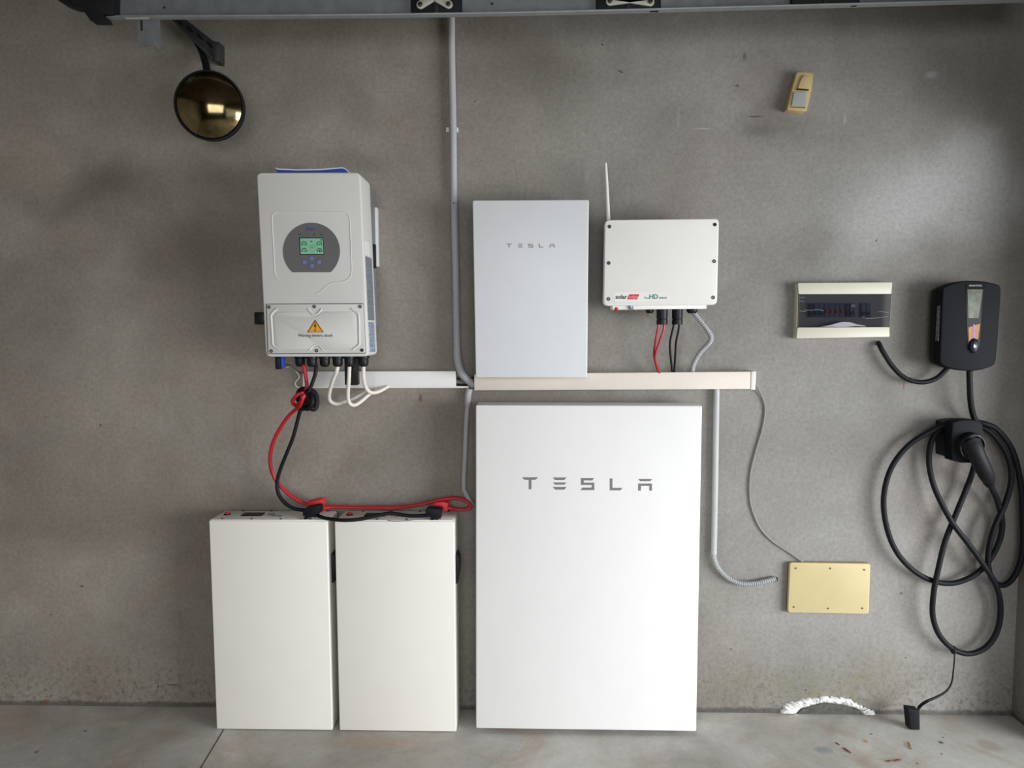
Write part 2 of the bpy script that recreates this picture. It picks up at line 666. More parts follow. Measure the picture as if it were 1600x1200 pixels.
M_SE = plain('off_white_aluminium_lid', (234, 232, 228), 0.5, var=0.012)
M_LOGO = plain('grey_logo_ink', (120, 121, 122), 0.4, 0.1)
M_LOGO2 = plain('pale_grey_logo_ink', (128, 129, 131), 0.5)
M_PANEL = plain('grey_display_film', (98, 96, 96), 0.55, var=0.02)
M_BLUE = plain('blue_ink', (36, 72, 150), 0.5)
M_BLUEK = plain('blue_plastic', (30, 66, 160), 0.5)
M_BTN = plain('lilac_button_print', (112, 120, 160), 0.5)
M_LCD = plain('green_lit_screen', (122, 176, 144), 0.4, var=0.1, emit=0.10, nscale=40)
M_LCDINK = plain('screen_ink', (18, 44, 30), 0.5)
M_AMBER = plain('amber_warning_sticker', (232, 158, 12), 0.5, var=0.03)
M_INK = plain('black_ink', (34, 32, 30), 0.6)
M_GREYINK = plain('dark_grey_ink', (92, 92, 92), 0.6)
M_TEAL = plain('teal_ink', (24, 140, 122), 0.5)
M_REDINK = plain('red_ink', (208, 36, 52), 0.5)
M_PINK = plain('pale_red_ink', (245, 170, 172), 0.5)
M_LABELW = plain('white_sticker', (228, 228, 228), 0.5)
M_PRINTG = mat_print('grey_data_label', (150, 156, 166), (74, 82, 98), 220, 420)
M_PRINTB = mat_print('blue_white_data_label', (196, 204, 216), (78, 98, 140), 160, 300, 0.48)
M_PRINTS = mat_print('pale_side_print', (126, 126, 126), (74, 74, 76), 120, 260, 0.5)
M_IVORY = plain('aged_ivory_plastic', (222, 214, 188), 0.5, var=0.03)
M_IVORYF = plain('ivory_front_plastic', (206, 203, 186), 0.5, var=0.02)
M_YELLOW = plain('yellowed_blank_plate', (200, 185, 138), 0.5, var=0.04)
M_YELEDGE = plain('brown_gasket', (120, 74, 44), 0.7)
M_PIR = plain('yellowed_sensor_plastic', (190, 168, 120), 0.5, var=0.05)
M_PIRL = plain('milky_sensor_lens', (160, 162, 162), 0.35, var=0.06)
M_TINT = mat_tint()
M_MIRROR = mat_mirror()
M_BREAKER = plain('slate_blue_breaker', (92, 104, 128), 0.5, var=0.1)
M_BREAKERD = plain('dark_breaker', (44, 54, 66), 0.5)
M_BACKING = plain('grey_breaker_mask', (158, 158, 150), 0.6)
M_REDT = plain('red_breaker_toggle', (190, 60, 50), 0.5)
M_FILM = plain('pale_latch_and_glint', (150, 152, 158), 0.3)  # latch plastic, also used for the painted glints on the film
M_PLASTER = plain('fresh_white_plaster', (232, 232, 230), 0.9, var=0.12, nscale=60, bump=0.5)
M_PATCH = plain('grey_mortar', (82, 82, 76), 0.9, var=0.25, nscale=60, bump=0.5)
M_LEAFR = plain('red_brown_leaf', (110, 60, 44), 0.7, var=0.2)
M_LEAFO = plain('ochre_leaf', (160, 124, 72), 0.7, var=0.2)
M_JOINT = plain('dark_joint_filler', (34, 32, 30), 0.9)
M_PLAIN = plain('painted_masonry', (84, 78, 70), 0.9, var=0.08)
M_BONE = plain('pale_steel_link', (178, 176, 162), 0.5, 0.3, var=0.06)
M_GLOSSBLACK = plain('gloss_black_glass', (10, 11, 12), 0.12, spec=0.1)
M_PANEGREY = plain('pane_garden_reflection', (104, 110, 98), 0.12, var=0.3, nscale=45, spec=0.12)  # reflection of the greenery outside painted into the pane colour
M_PANEAMB = plain('pane_amber_reflection', (172, 122, 66), 0.15, var=0.12, nscale=60, spec=0.12)  # warm reflection from outside painted into the pane colour
M_PURPLE = plain('violet_lit_line', (120, 88, 222), 0.4, emit=0.5)
M_LEDBLUE = plain('blue_status_lamp', (90, 170, 235), 0.3, emit=0.9)

# ------------------------------------------------------------------ the setting
XR = P(1580, 1112).x
XL, YF, ZC = -2.9, -5.9, 2.78
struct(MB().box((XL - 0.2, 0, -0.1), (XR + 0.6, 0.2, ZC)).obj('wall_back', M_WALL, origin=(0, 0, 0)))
struct(MB().box((XL - 0.2, YF - 0.2, -0.15), (XR + 4.5, 0.2, 0)).obj('floor', M_FLOOR, origin=(0, 0, 0)))
struct(MB().box((XL - 0.2, YF - 0.2, ZC), (XR + 0.5, 0.2, ZC + 0.15)).obj('ceiling', M_PLAIN, origin=(0, 0, ZC)))
struct(MB().box((XL - 0.2, YF, 0), (XL, 0, ZC)).obj('wall_left', plain('pale_masonry', (165, 162, 154), 0.9, var=0.08), origin=(XL, 0, 0)))
# short return wall beside the opening, slightly rounded inner edge, and the head over the opening
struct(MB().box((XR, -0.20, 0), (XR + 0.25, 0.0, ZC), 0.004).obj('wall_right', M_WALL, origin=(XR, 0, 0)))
struct(MB().box((XR, -5.0, 2.03), (XR + 0.25, -0.20, ZC)).obj('trim_1', M_PLAIN, origin=(XR, -2, 2.3)))
struct(MB().box((XR, YF, 0), (XR + 0.25, -5.0, ZC)).obj('wall_right', M_PLAIN, origin=(XR, -5.5, 0)))
m = MB().box((XL, YF - 0.2, 0), (-1.6, YF, ZC)).box((-0.75, YF - 0.2, 0), (XR + 0.25, YF, ZC)).box((-1.6, YF - 0.2, 2.1), (-0.75, YF, ZC))
struct(m.obj('wall_front', M_PLAIN, origin=(0, YF, 0)))
struct(MB().box((-1.6, YF - 0.1, 0), (-0.75, YF - 0.04, 2.1), 0.004).obj('door_1', mat_wood(), origin=(-1.2, YF, 0)))
a, b = PZ(349.5, 1140), PZ(312, 1203)
dv = (b - a) * 14
w_ = Vector((0.0016, 0, 0))
struct(MB().hexa([a - w_ + Vector((0, 0, .0008)), a + w_ + Vector((0, 0, .0008)), a + dv + w_ + Vector((0, 0, .0008)), a + dv - w_ + Vector((0, 0, .0008)),
                  a - w_ - Vector((0, 0, .01)), a + w_ - Vector((0, 0, .01)), a + dv + w_ - Vector((0, 0, .01)), a + dv - w_ - Vector((0, 0, .01))]).obj('trim_2', M_JOINT))

# ------------------------------------------------------------------ overhead door track
TY = -0.26
t = thing('garage_door_track', 'long galvanised steel door track running along the top of the wall', 'door track', tuple(P(160, 30, TY)))
bot = [(160, 31.3), (400, 30.4), (600, 28.8), (800, 25.6), (1000, 21), (1200, 15.5), (1400, 10.3), (1640, 3.5)]
B = pl(bot, TY)
m = MB()
top = [v + Vector((0, 0, 0.11)) for v in B]
m.prism([v + Vector((0, 0, .003)) for v in B] + [v for v in top[::-1]], TY, TY + 0.003)
m.prism([v + Vector((0, 0, .062)) for v in B] + [v + Vector((0, 0, .068)) for v in B[::-1]], TY - 0.006, TY)
m.obj('track_web', M_GALV, t)
MB().prism(B + [v + Vector((0, 0, .005)) for v in B[::-1]], TY - 0.024, TY - 0.0005, 0.0015).obj('track_lip', M_GALVLIP, t)
cap = [(70, -30), (84, -4), (98, 5), (114, 10.5), (129, 11.5), (132, 20), (140, 31), (166, 31.5), (161, 23), (177, 22), (178, -30)]
MB().prism(pl(cap, TY - 0.036), TY - 0.036, TY + 0.002, 0.003).obj('end_cap', M_BLACK, t)
m = MB()
m.quad(pl([(195, 27.6), (233, 27.2), (232, 30), (196, 30)], TY - 0.0355), 0.0009)
m.obj('joint_plate', M_BONE, t)
for (x, y) in ((257, 12), (769, 6)):
    screw(t, x, y, TY, 0.004, M_DKSTEEL, 'bolt')

for k, (x0, x1, yb, arms, lab) in enumerate((
        (641.5, 721.5, 22.0, [((657, 7.5), (679, -6)), ((700.8, 7), (678, -6))], 'black roller carriage with crossed link arms on the overhead track above the tall conduit'),
        (932, 1033, 16.5, [((953, 2.2), (984, -2)), ((1016, 3), (984, -2))], 'black roller carriage with flat link arms on the overhead track, the middle one'),
        (1237, 1344, 8, [], 'rightmost black roller carriage on the overhead track, mostly cropped by the picture edge'))):
    g = 'roller carriages on the overhead track'
    t = thing('roller_carriage', lab, 'roller bracket', tuple(P(x0, yb, TY - 0.01)), g)
    pts = rq([(x0, -45), (x1, -45), (x1, yb), (x0, yb)], 6)
    MB().prism(pl(pts, TY - 0.018), TY - 0.018, TY - 0.0065, 0.003).obj('carriage_block', M_BLACKR, t)
    cx = (x0 + x1) / 2
    MB().prism(pl([(cx - 4, -30), (cx + 4, -30), (cx + 4, yb - 1), (cx - 4, yb - 1)], TY - 0.018), TY - 0.022, TY - 0.016, 0.002).obj('block_rib', M_BLACK, t)
    for (p, q) in arms:
        a, b = P(p[0], p[1], TY - 0.024), P(q[0], q[1], TY - 0.024)
        d = (b - a).normalized()
        n = Vector((-d.z, 0, d.x))
        R = 0.0125
        ang = math.atan2(-d.z, -d.x)
        o = []
        for i in range(11):
            an = ang - math.pi / 2 + math.pi * i / 10
            o.append(a + Vector((math.cos(an), 0, math.sin(an))) * R)
        e = b + d * 0.05
        o += [e + n * (-R) if (o[-1] - a).dot(n) < 0 else e + n * R, e + n * R if (o[-1] - a).dot(n) < 0 else e - n * R]
        la = MB().prism(o, TY - 0.026, TY - 0.021, 0.001).obj('link_arm', M_BONE, t)
        MB().lathe(a + Vector((0, -0.003, 0)), (0, -1, 0), [(0, .007), (.003, .007), (.0045, .005), (.0045, .003), (.003, 0.0028), (.003, 0)], 16).obj('rivet', M_SCREW, la)

# L bracket hanging under the track
LY = -0.2568
m = MB()
q = [(212.7, 18), (236.5, 18), (238.7, 71.5), (216.7, 71.5)]
m.prism(pl(q, LY), LY, LY + 0.003)
p1, p2 = P(236.8, 18, LY), P(238.7, 71.5, LY)
m.hexa([p1, p2, p2 + Vector((0.0, 0.045, 0)), p1 + Vector((0.0, 0.045, 0)),
        p1 + Vector((.003, 0, 0)), p2 + Vector((.003, 0, 0)), p2 + Vector((.003, 0.045, 0)), p1 + Vector((.003, 0.045, 0))])
lb = m.obj('angle_bracket', M_GALV)
tag(lb, 'short galvanised angle bracket hanging under the left end of the track', 'bracket')
MB().quad(pl([(219.5, 32), (222.5, 32), (223, 48), (220, 48)], LY - 0.0012), 0.0006).obj('slot', M_SCREW, lb)

# slotted strut holding the mirror
SY = -0.035
t = thing('slotted_strut', 'dark slotted steel strut slanting down from the track to the mirror', 'bracket', tuple(P(300, 60, SY)))
pa = pl([(262, 24), (282, 24), (341, 70), (341, 95), (334, 96)], SY)
MB().prism(pa, SY, SY + 0.004).prism(pl([(262, 24), (265, 22), (336, 92), (334, 96)], SY), SY - 0.012, SY).obj('channel', M_DKSTEEL, t)
MB().prism(pl([(332.5, 64), (341.8, 65), (341.8, 95.5), (334, 95.5)], SY - 0.012), SY - 0.012, SY + 0.034, 0.001).obj('end_plate', M_DKSTEEL, t)
for (x, y) in ((280, 34), (296.5, 45.5), (312, 57.7), (327, 70)):
    c = [(x - 6, y - 6), (x - 2, y - 5.5), (x + 5.5, y + 3.5), (x + 4.5, y + 5.5), (x, y + 3)]
    MB().prism(pl(c, SY - 0.0005), SY - 0.0008, SY + 0.001).obj('slot', M_BLACK, t)

# convex mirror
MY = -0.16
c = P(327.5, 165.6, MY)
R = (P(379.3, 165.6, MY) - P(275.7, 165.6, MY)).length / 2
t = thing('convex_mirror', 'small round aged convex mirror with a black rim on a black arm', 'mirror', tuple(c))
ax = Vector((0.16, -1, -0.10)).normalized()
prof = []
h = 0.036
RS = (R * R + h * h) / (2 * h)
for i in range(15):
    a_ = (i / 14) * math.asin(R * 0.965 / RS)
    prof.append((RS * math.cos(a_) - (RS - h), RS * math.sin(a_)))
prof = prof[::-1]
MB().lathe(c, ax, [(-0.004, R * .965)] + prof, 64).obj('mirror_dome', M_MIRROR, t, sharp=80)
MB().lathe(c, ax, [(-0.016, R * 0.9), (-0.016, R), (0.004, R * 1.01), (0.007, R), (0.0075, R * .965), (0.004, R * .95), (-0.006, R * .94)], 64).obj('rim', M_BLACKR, t)
MB().lathe(c, -ax, [(0.008, R * .97), (0.03, R * .8), (0.045, R * .35), (0.047, 0)], 48).obj('back_shell', M_BLACK, t)
MB().tube([P(301, 58, -0.02), P(313, 78, -0.02), P(320, 95, -0.05), P(324, 114, -0.08), P(327, 140, -0.10), P(328, 165, -0.115)], [.007, .009, .0115, .0125, .012, .012], seg=12).obj('arm', M_BLACKR, t)

# ------------------------------------------------------------------ motion sensor
PY = -0.036
t = thing('motion_sensor', 'yellowed plastic motion sensor tilted on the upper right of the wall', 'motion sensor', tuple(P(1250, 142, 0)))
out = [(1246, 111.8), (1258, 112), (1269.5, 113.2), (1271, 116), (1270.3, 130), (1266, 152), (1261, 172.5), (1259, 173.8), (1246, 173.2), (1230.5, 171), (1230, 169), (1236.5, 141), (1244.5, 113.5)]
MB().prism(pl(out, PY), PY, -0.001, 0.004, 3).obj('housing', M_PIR, t)
dome = [(1245.2, 140.5), (1248, 130), (1251.5, 122), (1255, 117.8), (1259, 117.6), (1263, 121), (1264.6, 130), (1264.2, 140.5)]
MB().prism(pl(dome, PY - .004), PY - .008, PY + .001, 0.004, 3).obj('dome_cover', M_PIR, t)
MB().prism(pl([(1244.5, 139.3), (1262.8, 140.6), (1262.8, 141.7), (1244.5, 140.8)], PY - .002), PY - .010, PY + .001).obj('seam_slot', M_INK, t)
MB().prism(pl(rq([(1240, 143.5), (1261, 143.8), (1258.3, 166), (1236.2, 165.3)], 1.5), PY - .003), PY - .006, PY + .001, 0.003, 3).obj('lens', M_PIRL, t)
MB().prism(pl([(1235.5, 166.8), (1258.8, 167.4), (1258.3, 169), (1234.6, 168)], PY - .002), PY - .0022, PY + .001).obj('ledge_shade_line', plain('ledge_shadow_line', (120, 96, 62), .6), t)  # shade line of the sensor's lower ledge, drawn as a darker strip

# ------------------------------------------------------------------ tall conduit
t = thing('vertical_conduit', 'tall grey conduit running down the wall from the track and bending behind the small cabinet', 'conduit', tuple(P(713, 540, 0)))
CY = -0.022
MB().tube(pl([(705, 5), (706, 100), (708, 200), (709, 290), (711.5, 400), (714, 545)], CY), 0.0122, seg=16).obj('pipe', M_CONDUIT, t)
MB().tube(pl([(714, 541), (715, 562), (721, 582), (731, 594), (741, 603)], CY - .004), [.0125, .0142, .0142, .0135, .012], seg=16).obj('bend', M_CONDUIT, t)
for x in (699.5, 713.5):
    MB().prism(pl(rq([(x - 2.5, 199.5), (x + 2.5, 199.5), (x + 2.5, 206.5), (x - 2.5, 206.5)], 1), -0.006), -0.010, -0.001, 0.001).obj('clip_ear', M_LABELW, t)
screw(t, 708.8, 317.5, CY - 0.0115, 0.003)
MB().tube(pl([(734, 607), (731.5, 616), (730.6, 634)], -0.018), [.012, .0125, .0115], seg=14).tube(pl([(730.6, 632), (728.5, 660), (726.5, 709), (724.5, 757), (727, 770), (739, 790)], -0.018), .0088, seg=14).obj('lower_pipe', M_CONDUIT, t)

# ------------------------------------------------------------------ trunking
TW = -0.036
t = thing('cable_trunking', 'white plastic wall trunking behind the left inverter cables', 'trunking', tuple(P(590, 606, 0)))
MB().prism(pl([(473, 580.5), (711.8, 580), (712.3, 605), (473, 605.2)], TW), TW, -0.001, 0.0015).obj('trunk_cover', M_TRUNKW, t)
MB().prism(pl([(473, 604.2), (732.5, 603.5), (732.5, 606.2), (473, 606.4)], TW), TW - .0005, -0.001).obj('bottom_lip', M_TRUNKW, t)
for i, yy in enumerate((585, 590.5, 596, 600)):
    MB().tube(pl([(708, yy, -.02), (722, yy + 1.5, -.016), (741, yy - 1, -.012)], 0), 0.0028, seg=8).obj('inner_wire', M_BLACKR if i % 2 else M_GCAB, t)
TC = -0.058
t = thing('cable_trunking', 'cream plastic wall trunking under the small cabinet and the right inverter, with an end cap', 'trunking', tuple(P(960, 608, 0)))
MB().prism(pl([(741, 584.5), (1173.2, 580.7), (1172.6, 608), (741, 610)], TC), TC, -0.001, 0.002).obj('trunk_cover', M_TRUNKC, t)
MB().prism(pl([(1173.9, 580.4), (1181.6, 580.2), (1180, 608.8), (1173.2, 609)], TC), TC - .001, -0.001, 0.001).obj('end_cap', M_TRUNKW, t)

# ------------------------------------------------------------------ left hybrid inverter
IY = -0.235
t = thing('hybrid_inverter', 'large white inverter with a round grey display and a yellow warning triangle', 'inverter', tuple(P(495, 557, -0.01)))
front = rq([(400.5, 269.5), (562.8, 269), (575.8, 557), (415, 557.5)], 9)
MB().prism(pl(front, IY), IY, -0.105, 0.005, 3).obj('cover', M_INV, t)
m = MB()
hr = [P(585.5, 300, -.03), P(589.5, 500, -.03)]
m.prism([Vector((p.x, 0, p.z)) for p in pl([(406, 278), (558, 278)], IY)] + [Vector((hr[0].x, 0, P(558, 285, IY).z)), Vector((hr[1].x, 0, P(560, 508, IY).z)), Vector((P(417, 508, IY).x, 0, P(417, 508, IY).z))], -0.106, -0.03)
for i in range(9):
    a = i / 8
    p_t, p_b = P(409 + 148 * a, 281, IY), P(420 + 147 * a, 506, IY)
    m.box((p_b.x - .001, -0.10, p_b.z), (p_b.x + .001, -0.028, p_t.z))
m.obj('heat_sink', M_ALU, t)
# wall plate standing out on the right of the heat sink
p_a, p_b = P(588.6, 324, -0.03), P(590.3, 416, -0.03)
MB().box((P(450, 324, -.03).x, -0.032, p_b.z), (p_b.x, -0.001, p_a.z), 0.001).obj('wall_plate', M_LABELW, t)


def side(px, py, y):
    """point on the right flank of the inverter: front edge height py, depth y"""
    u = (py - 269) / 288.0
    q = P(562.8 + 13 * u, py, IY)
    return Vector((q.x + 0.0008, y, q.z))


MB().quad([side(0, 399, -.218), side(0, 399, -.130), side(0, 500, -.130), side(0, 500, -.218)]).obj('rating_label', M_PRINTG, t)
MB().quad([side(0, 503, -.214), side(0, 503, -.138), side(0, 551, -.138), side(0, 551, -.214)]).obj('lower_label', M_PRINTB, t)
MB().quad([side(0, 375, -.218), side(0, 375, -.150), side(0, 397, -.150), side(0, 397, -.218)]).obj('white_label', M_LABELW, t)
q = side(0, 372, -.09)
MB().box((q.x - .02, -0.075, P(560, 412, IY).z), (q.x + .0015, -0.055, P(560, 372, IY).z), .001).obj('grip_slot', M_BLACK, t)
# embossed outline on the cover
em = MB()
em.tube(pl([(536, 331.2), (480, 331), (436, 331.2), (428, 334), (425, 342), (427, 380), (429.5, 425), (432, 434), (438, 439)], IY), 0.0016, seg=8)
em.tube(pl([(540, 333), (545.5, 338), (546.8, 350), (549.2, 410), (549.3, 425), (546, 434), (538, 439), (524, 441), (515, 444), (508, 449), (501, 456), (493, 460)], IY), 0.0016, seg=8)
em.obj('embossed_line', M_INV, t)
# round display film
cx, cy, rr = 486.7, 392.4, 44.5
pts = []
a0 = math.asin((425.4 - cy) / rr)
N = 48
for i in range(N + 1):
    a = math.pi - a0 + (math.pi + 2 * a0) * i / N
    pts.append((cx + rr * math.cos(a), cy + rr * math.sin(a)))
dp = MB().prism(pl(pts, IY - .001), IY - .0016, IY + .001, 0.0004, 1).obj('display_panel', M_PANEL, t)
DY = IY - 0.0022
MB().prism(pl([(467.2, 370.9), (505.4, 371.1), (506.6, 397.9), (468.6, 398)], DY), DY, IY, 0.0003, 1).obj('screen_bezel', M_BLACK, dp)
MB().quad(pl([(468.9, 372.4), (504.4, 372.5), (505.4, 396.8), (469.9, 396.9)], DY - .0006), 0.0004).obj('screen', M_LCD, dp)
for i, (x, y) in enumerate(((475.1, 381.3), (499, 381.3), (475.6, 391.9), (499.6, 391.9))):
    arc = [(x + 3.6 * math.cos(math.radians(q)), y - 3.6 * math.sin(math.radians(q))) for q in range(-35, 216, 25)]
    m = MB().tube(pl(arc, DY - .0014), 0.0010, seg=6, sub=2)
    m.lathe(P(x, y + .4, DY - .001), (0, -1, 0), [(0, .0022 if i != 3 else .0034), (.0007, .0018 if i != 3 else .003), (.0007, 0)], 8)
    m.obj('gauge_icon', M_LCDINK, dp)
m = MB().tube(pl([(484.6, 384), (489.4, 384), (489.4, 387), (484.6, 387)], DY - .0012), 0.0005, seg=5, closed=True, smooth=False)
m.obj('screen_mark', M_LCDINK, dp)
m = MB().quad(pl([(484, 377), (488, 376.2), (488, 378.2), (484, 377.6)], DY - .0012), .0003)
m.obj('screen_mark', M_LCDINK, dp)
m = MB().quad(pl([(501.2, 373.6), (503.6, 373.6), (503.6, 376), (501.2, 376)], DY - .0012), .0003)
m.obj('screen_mark', M_LCDINK, dp)
text('Deye', 478.9, 492.2, 355.3, 361.2, IY - .0018, M_BLUE, dp, 'brand_lettering', bold=0.012)
for i, x in enumerate((469.3, 480.6, 491.2, 502.4)):
    MB().lathe(P(x, 366.4, IY - .0014), (0, -1, 0), [(0, .0024), (.0012, .0022), (.0016, 0)], 10).obj('indicator_lamp', (M_INK, M_YELEDGE, M_DKSTEEL, M_INK)[i], dp)
for x, y in ((487.6, 403.9), (476.4, 409.7), (499.2, 409.7), (488, 415.7)):
    b = MB().prism(pl(rq([(x - 3.3, y - 3.4), (x + 3.3, y - 3.4), (x + 3.3, y + 3.2), (x - 3.3, y + 3.2)], 1.2), IY), IY - .0024, IY - .001, 0.0004, 1).obj('push_button', M_BTN, dp)
    MB().tube(pl(rq([(x - 3.4, y - 3.5), (x + 3.4, y - 3.5), (x + 3.4, y + 3.3), (x - 3.4, y + 3.3)], 1.2), IY - .0022), 0.0005, seg=5, closed=True, smooth=False).obj('button_outline', M_BLUE, b)
# wiring cover with pressed ribs
WY = IY - 0.004
wc = MB().prism(pl(rq([(416.3, 475.6), (567.2, 474.8), (570.6, 551.5), (419, 552.4)], 2), WY), WY, IY + .002, 0.0015, 2).obj('wiring_cover', M_INV, t)
MB().tube(pl(rq([(415.9, 475.1), (567.7, 474.3), (571.1, 552), (418.6, 552.9)], 2), IY - .0003), 0.0012, seg=6, closed=True, smooth=False).obj('cover_gap', M_GREYINK, wc)
inner = [(434, 488), (481, 487.6), (488.5, 494), (496, 494), (504, 487.6), (548, 487), (556, 494.5), (558, 536.5), (549, 545), (507, 545.4), (499, 538), (490, 538), (483.5, 545.6), (439, 546), (430, 538), (428, 495)]
MB().prism(pl(inner, WY), WY - .003, WY + .001, 0.0025, 2).obj('raised_field', M_INV, wc)
for pth in ([(433.5, 482.6), (429, 485.5), (423.8, 492.5), (424, 500), (426, 530), (426.5, 538), (430, 541.5), (437.5, 545.8)],
            [(549, 482), (555, 487), (560.4, 493.4), (561.4, 530), (561.2, 538), (556, 542.5), (551, 546)],
            [(481.6, 482.6), (485.5, 487), (489.5, 491), (495.5, 491), (499.5, 487), (503, 482.4)],
            [(483.6, 547), (487, 542.5), (491, 539), (497.3, 539), (501.5, 542.5), (505.6, 546.8)]):
    MB().tube(pl(pth, WY + .001), 0.0042, seg=10, sub=5).obj('pressed_rib', M_INV, wc)
for x, y in ((420, 479.8), (491, 479), (562.6, 479), (423.7, 548.6), (494.6, 547.9), (565.5, 547.2)):
    screw(wc, x, y, WY, 0.0058)
TY2 = WY - .0035
wt = MB().prism(pl([(492.3, 499.6), (506, 519.4), (479.9, 519.4)], TY2), TY2 - .0002, TY2 + .001).obj('warning_triangle', M_INK, wc)
MB().prism(pl([(492.3, 502), (504, 518.6), (481.9, 518.6)], TY2 - .0006), TY2 - .0008, TY2).obj('warning_face', M_AMBER, wt)
m = MB().prism(pl([(492.2, 504.8), (493.6, 504.8), (492.6, 508.6), (494.8, 508.2), (492.9, 514.2), (492.4, 514.2), (493, 510.4), (490.6, 510.9)], TY2), TY2 - .0014, TY2 - .0008)
m.obj('warning_bolt', M_INK, wt)
m = MB().lathe(P(492.4, 516.2, TY2 - .0008), (0, -1, 0), [(0, .0026), (.0006, .0026), (.0006, 0)], 10)
m.obj('bolt_tip', M_INK, wt)
text('Warning electric shock', 465.8, 520.2, 521.8, 527.8, TY2 - .0002, M_GREYINK, wc, 'warning_lettering')
# knob on the left flank
zt, zb = P(405, 488, -.17).z, P(405, 507, -.17).z
xr_, xl_ = P(409, 497, -.17).x, P(400.3, 497, -.17).x
MB().box((xl_, -0.19, zb), (xr_ + .02, -0.145, zt), 0.004).obj('rotary_switch', M_BLACK, t)
# underside glands
zbot = P(495, 557, IY).z
for (x, y) in ((469, -.13), (487.5, -.15), (507.5, -.15), (527.6, -.15), (546, -.15), (568, -.15)):
    q = P(x, 565, y)
    q.z = zbot
    m = MB().lathe(q, (0, 0, -1), [(-.002, .0195), (.010, .0195), (.011, .016), (.014, .0165), (.03, .0165), (.036, .013), (.038, .009), (.038, 0)], 12)
    m.obj('cable_gland', M_BLACK, t)
q = P(550, 557, -.11)
MB().box((P(540, 590, -.11).x, -.125, P(550, 601.5, -.11).z), (P(560.5, 590, -.11).x, -.095, zbot + .002), 0.004).obj('data_logger', M_BLACK, t)
MB().box((P(432.2, 570, -.14).x, -.155, P(440, 576.5, -.14).z), (P(440, 570, -.14).x, -.125, zbot + .002), 0.002).obj('socket', M_BLACK, t)
MB().box((P(440.4, 570, -.14).x, -.153, P(440, 575, -.14).z), (P(444.4, 570, -.14).x, -.127, zbot + .001), 0.002).obj('socket_latch', M_BLUEK, t)

# booklet lying on top of the inverter
ky = IY + 0.012
pa = pl([(431, 262.8), (434, 264.6), (465, 266.0), (500, 265.4), (534, 262.6), (538.5, 263.4), (540, 269.8), (433, 269.8)], ky)
bk = MB().prism([v + Vector((0, 0, -.001)) for v in pa[:6]] + pa[6:], ky, ky + .14).obj('booklet', M_BLUEK)
tag(bk, 'thin blue and white booklet lying on top of the left inverter', 'booklet')
MB().prism([v + Vector((0, 0, .0022)) for v in pa[:6]] + [v + Vector((0, 0, -.0008)) for v in pa[:6][::-1]], ky - .001, ky + .141).obj('white_cover', M_LABELW, bk)

# ------------------------------------------------------------------ cables of the left inverter
g = 'white cables looping under the left inverter'
WC = -0.15
cable('white_cable', [(527.6, 572, -.15), (526, 580, -.148), (521, 592, -.13), (515.2, 611, -.10), (515.3, 625, -.08), (524.8, 630.8, -.07), (541, 627.4, -.06), (558, 620.5, -.05), (574.5, 610.5, -.035), (584, 605, -.025)], 0.0068, M_WCAB, label='white cable from the fourth gland, the leftmost of the three white loops', cat='cable', group=g)
cable('white_cable', [(546, 572, -.15), (545, 594, -.14), (543.6, 617, -.115), (546, 629.5, -.10), (553.5, 633, -.09), (563.5, 627.5, -.075), (577, 616, -.05), (591, 607.5, -.035), (597, 604, -.025)], 0.0068, M_WCAB, label='white cable of the middle loop, hanging lowest under the inverter', cat='cable', group=g)
cable('white_cable', [(568, 572, -.15), (568, 590, -.14), (571.5, 605, -.115), (579, 613.2, -.095), (589.5, 612.5, -.07), (601, 607, -.045), (607, 603, -.03)], 0.0068, M_WCAB, label='white cable from the last gland, the shortest and rightmost of the three white loops', cat='cable', group=g)

red = thing('battery_cable', 'long red battery cable hanging from the left inverter to the left battery', 'cable', tuple(P(450, 700, -.08)))
cable('jacket', [(474.5, 570, -.14), (475.8, 578, -.142), (478.3, 592, -.145), (479.3, 603, -.145), (477, 612, -.15), (471, 614.5, -.165), (464, 617.8, -.17), (458, 624.5, -.165), (457.6, 630, -.155), (462, 633.5, -.145), (468.5, 630, -.15), (474.5, 622, -.17), (474.8, 617.5, -.175), (472.6, 624, -.178), (468.6, 634, -.165), (460, 641.5, -.13), (451.7, 649.4, -.12), (442.5, 661.5, -.11), (429.3, 685, -.10), (422.6, 709, -.09), (423.4, 731, -.085), (431.4, 750.5, -.08), (448.5, 769.8, -.078), (468, 783.5, -.078), (484, 789.5, -.078)], 0.0066, M_RED, parent=red)
cable('boot', [(505, 793.5, -.078), (516, 793, -.072)], 0.0078, M_RED, parent=red)
q = [(479.8, 784.5), (502, 780.2), (504.2, 783), (504, 801), (501, 801.5), (500.5, 793), (480, 796)]
MB().prism(pl(q, -.095), -.095, -.060, 0.003).obj('terminal_boot', M_REDP, red)
blk = thing('battery_cable', 'long black battery cable knotted below the left inverter and hanging to the left battery', 'cable', tuple(P(450, 700, -.1)))
cable('jacket', [(494.2, 570, -.15), (493.8, 577, -.152), (491.5, 588.5, -.156), (485.5, 604.5, -.16), (480.8, 614, -.16), (476.5, 622, -.135), (470.5, 637, -.13), (465.2, 656, -.125), (458.2, 682.5, -.12), (448.6, 706.7, -.115), (438.9, 731, -.112), (433, 752.6, -.112), (435.2, 771.5, -.112), (446, 786.4, -.114), (460.4, 794.8, -.116), (478, 797.5, -.118)], 0.0066, M_BLACKR, parent=blk)
kn = MB()
kn.tube(pl([(480, 612, -.155), (487, 611, -.15), (493, 617, -.148), (495, 628, -.15), (492, 638, -.155), (486.5, 637.5, -.165), (484, 628, -.17), (481, 620, -.165)], 0), 0.0092, seg=10, closed=True)
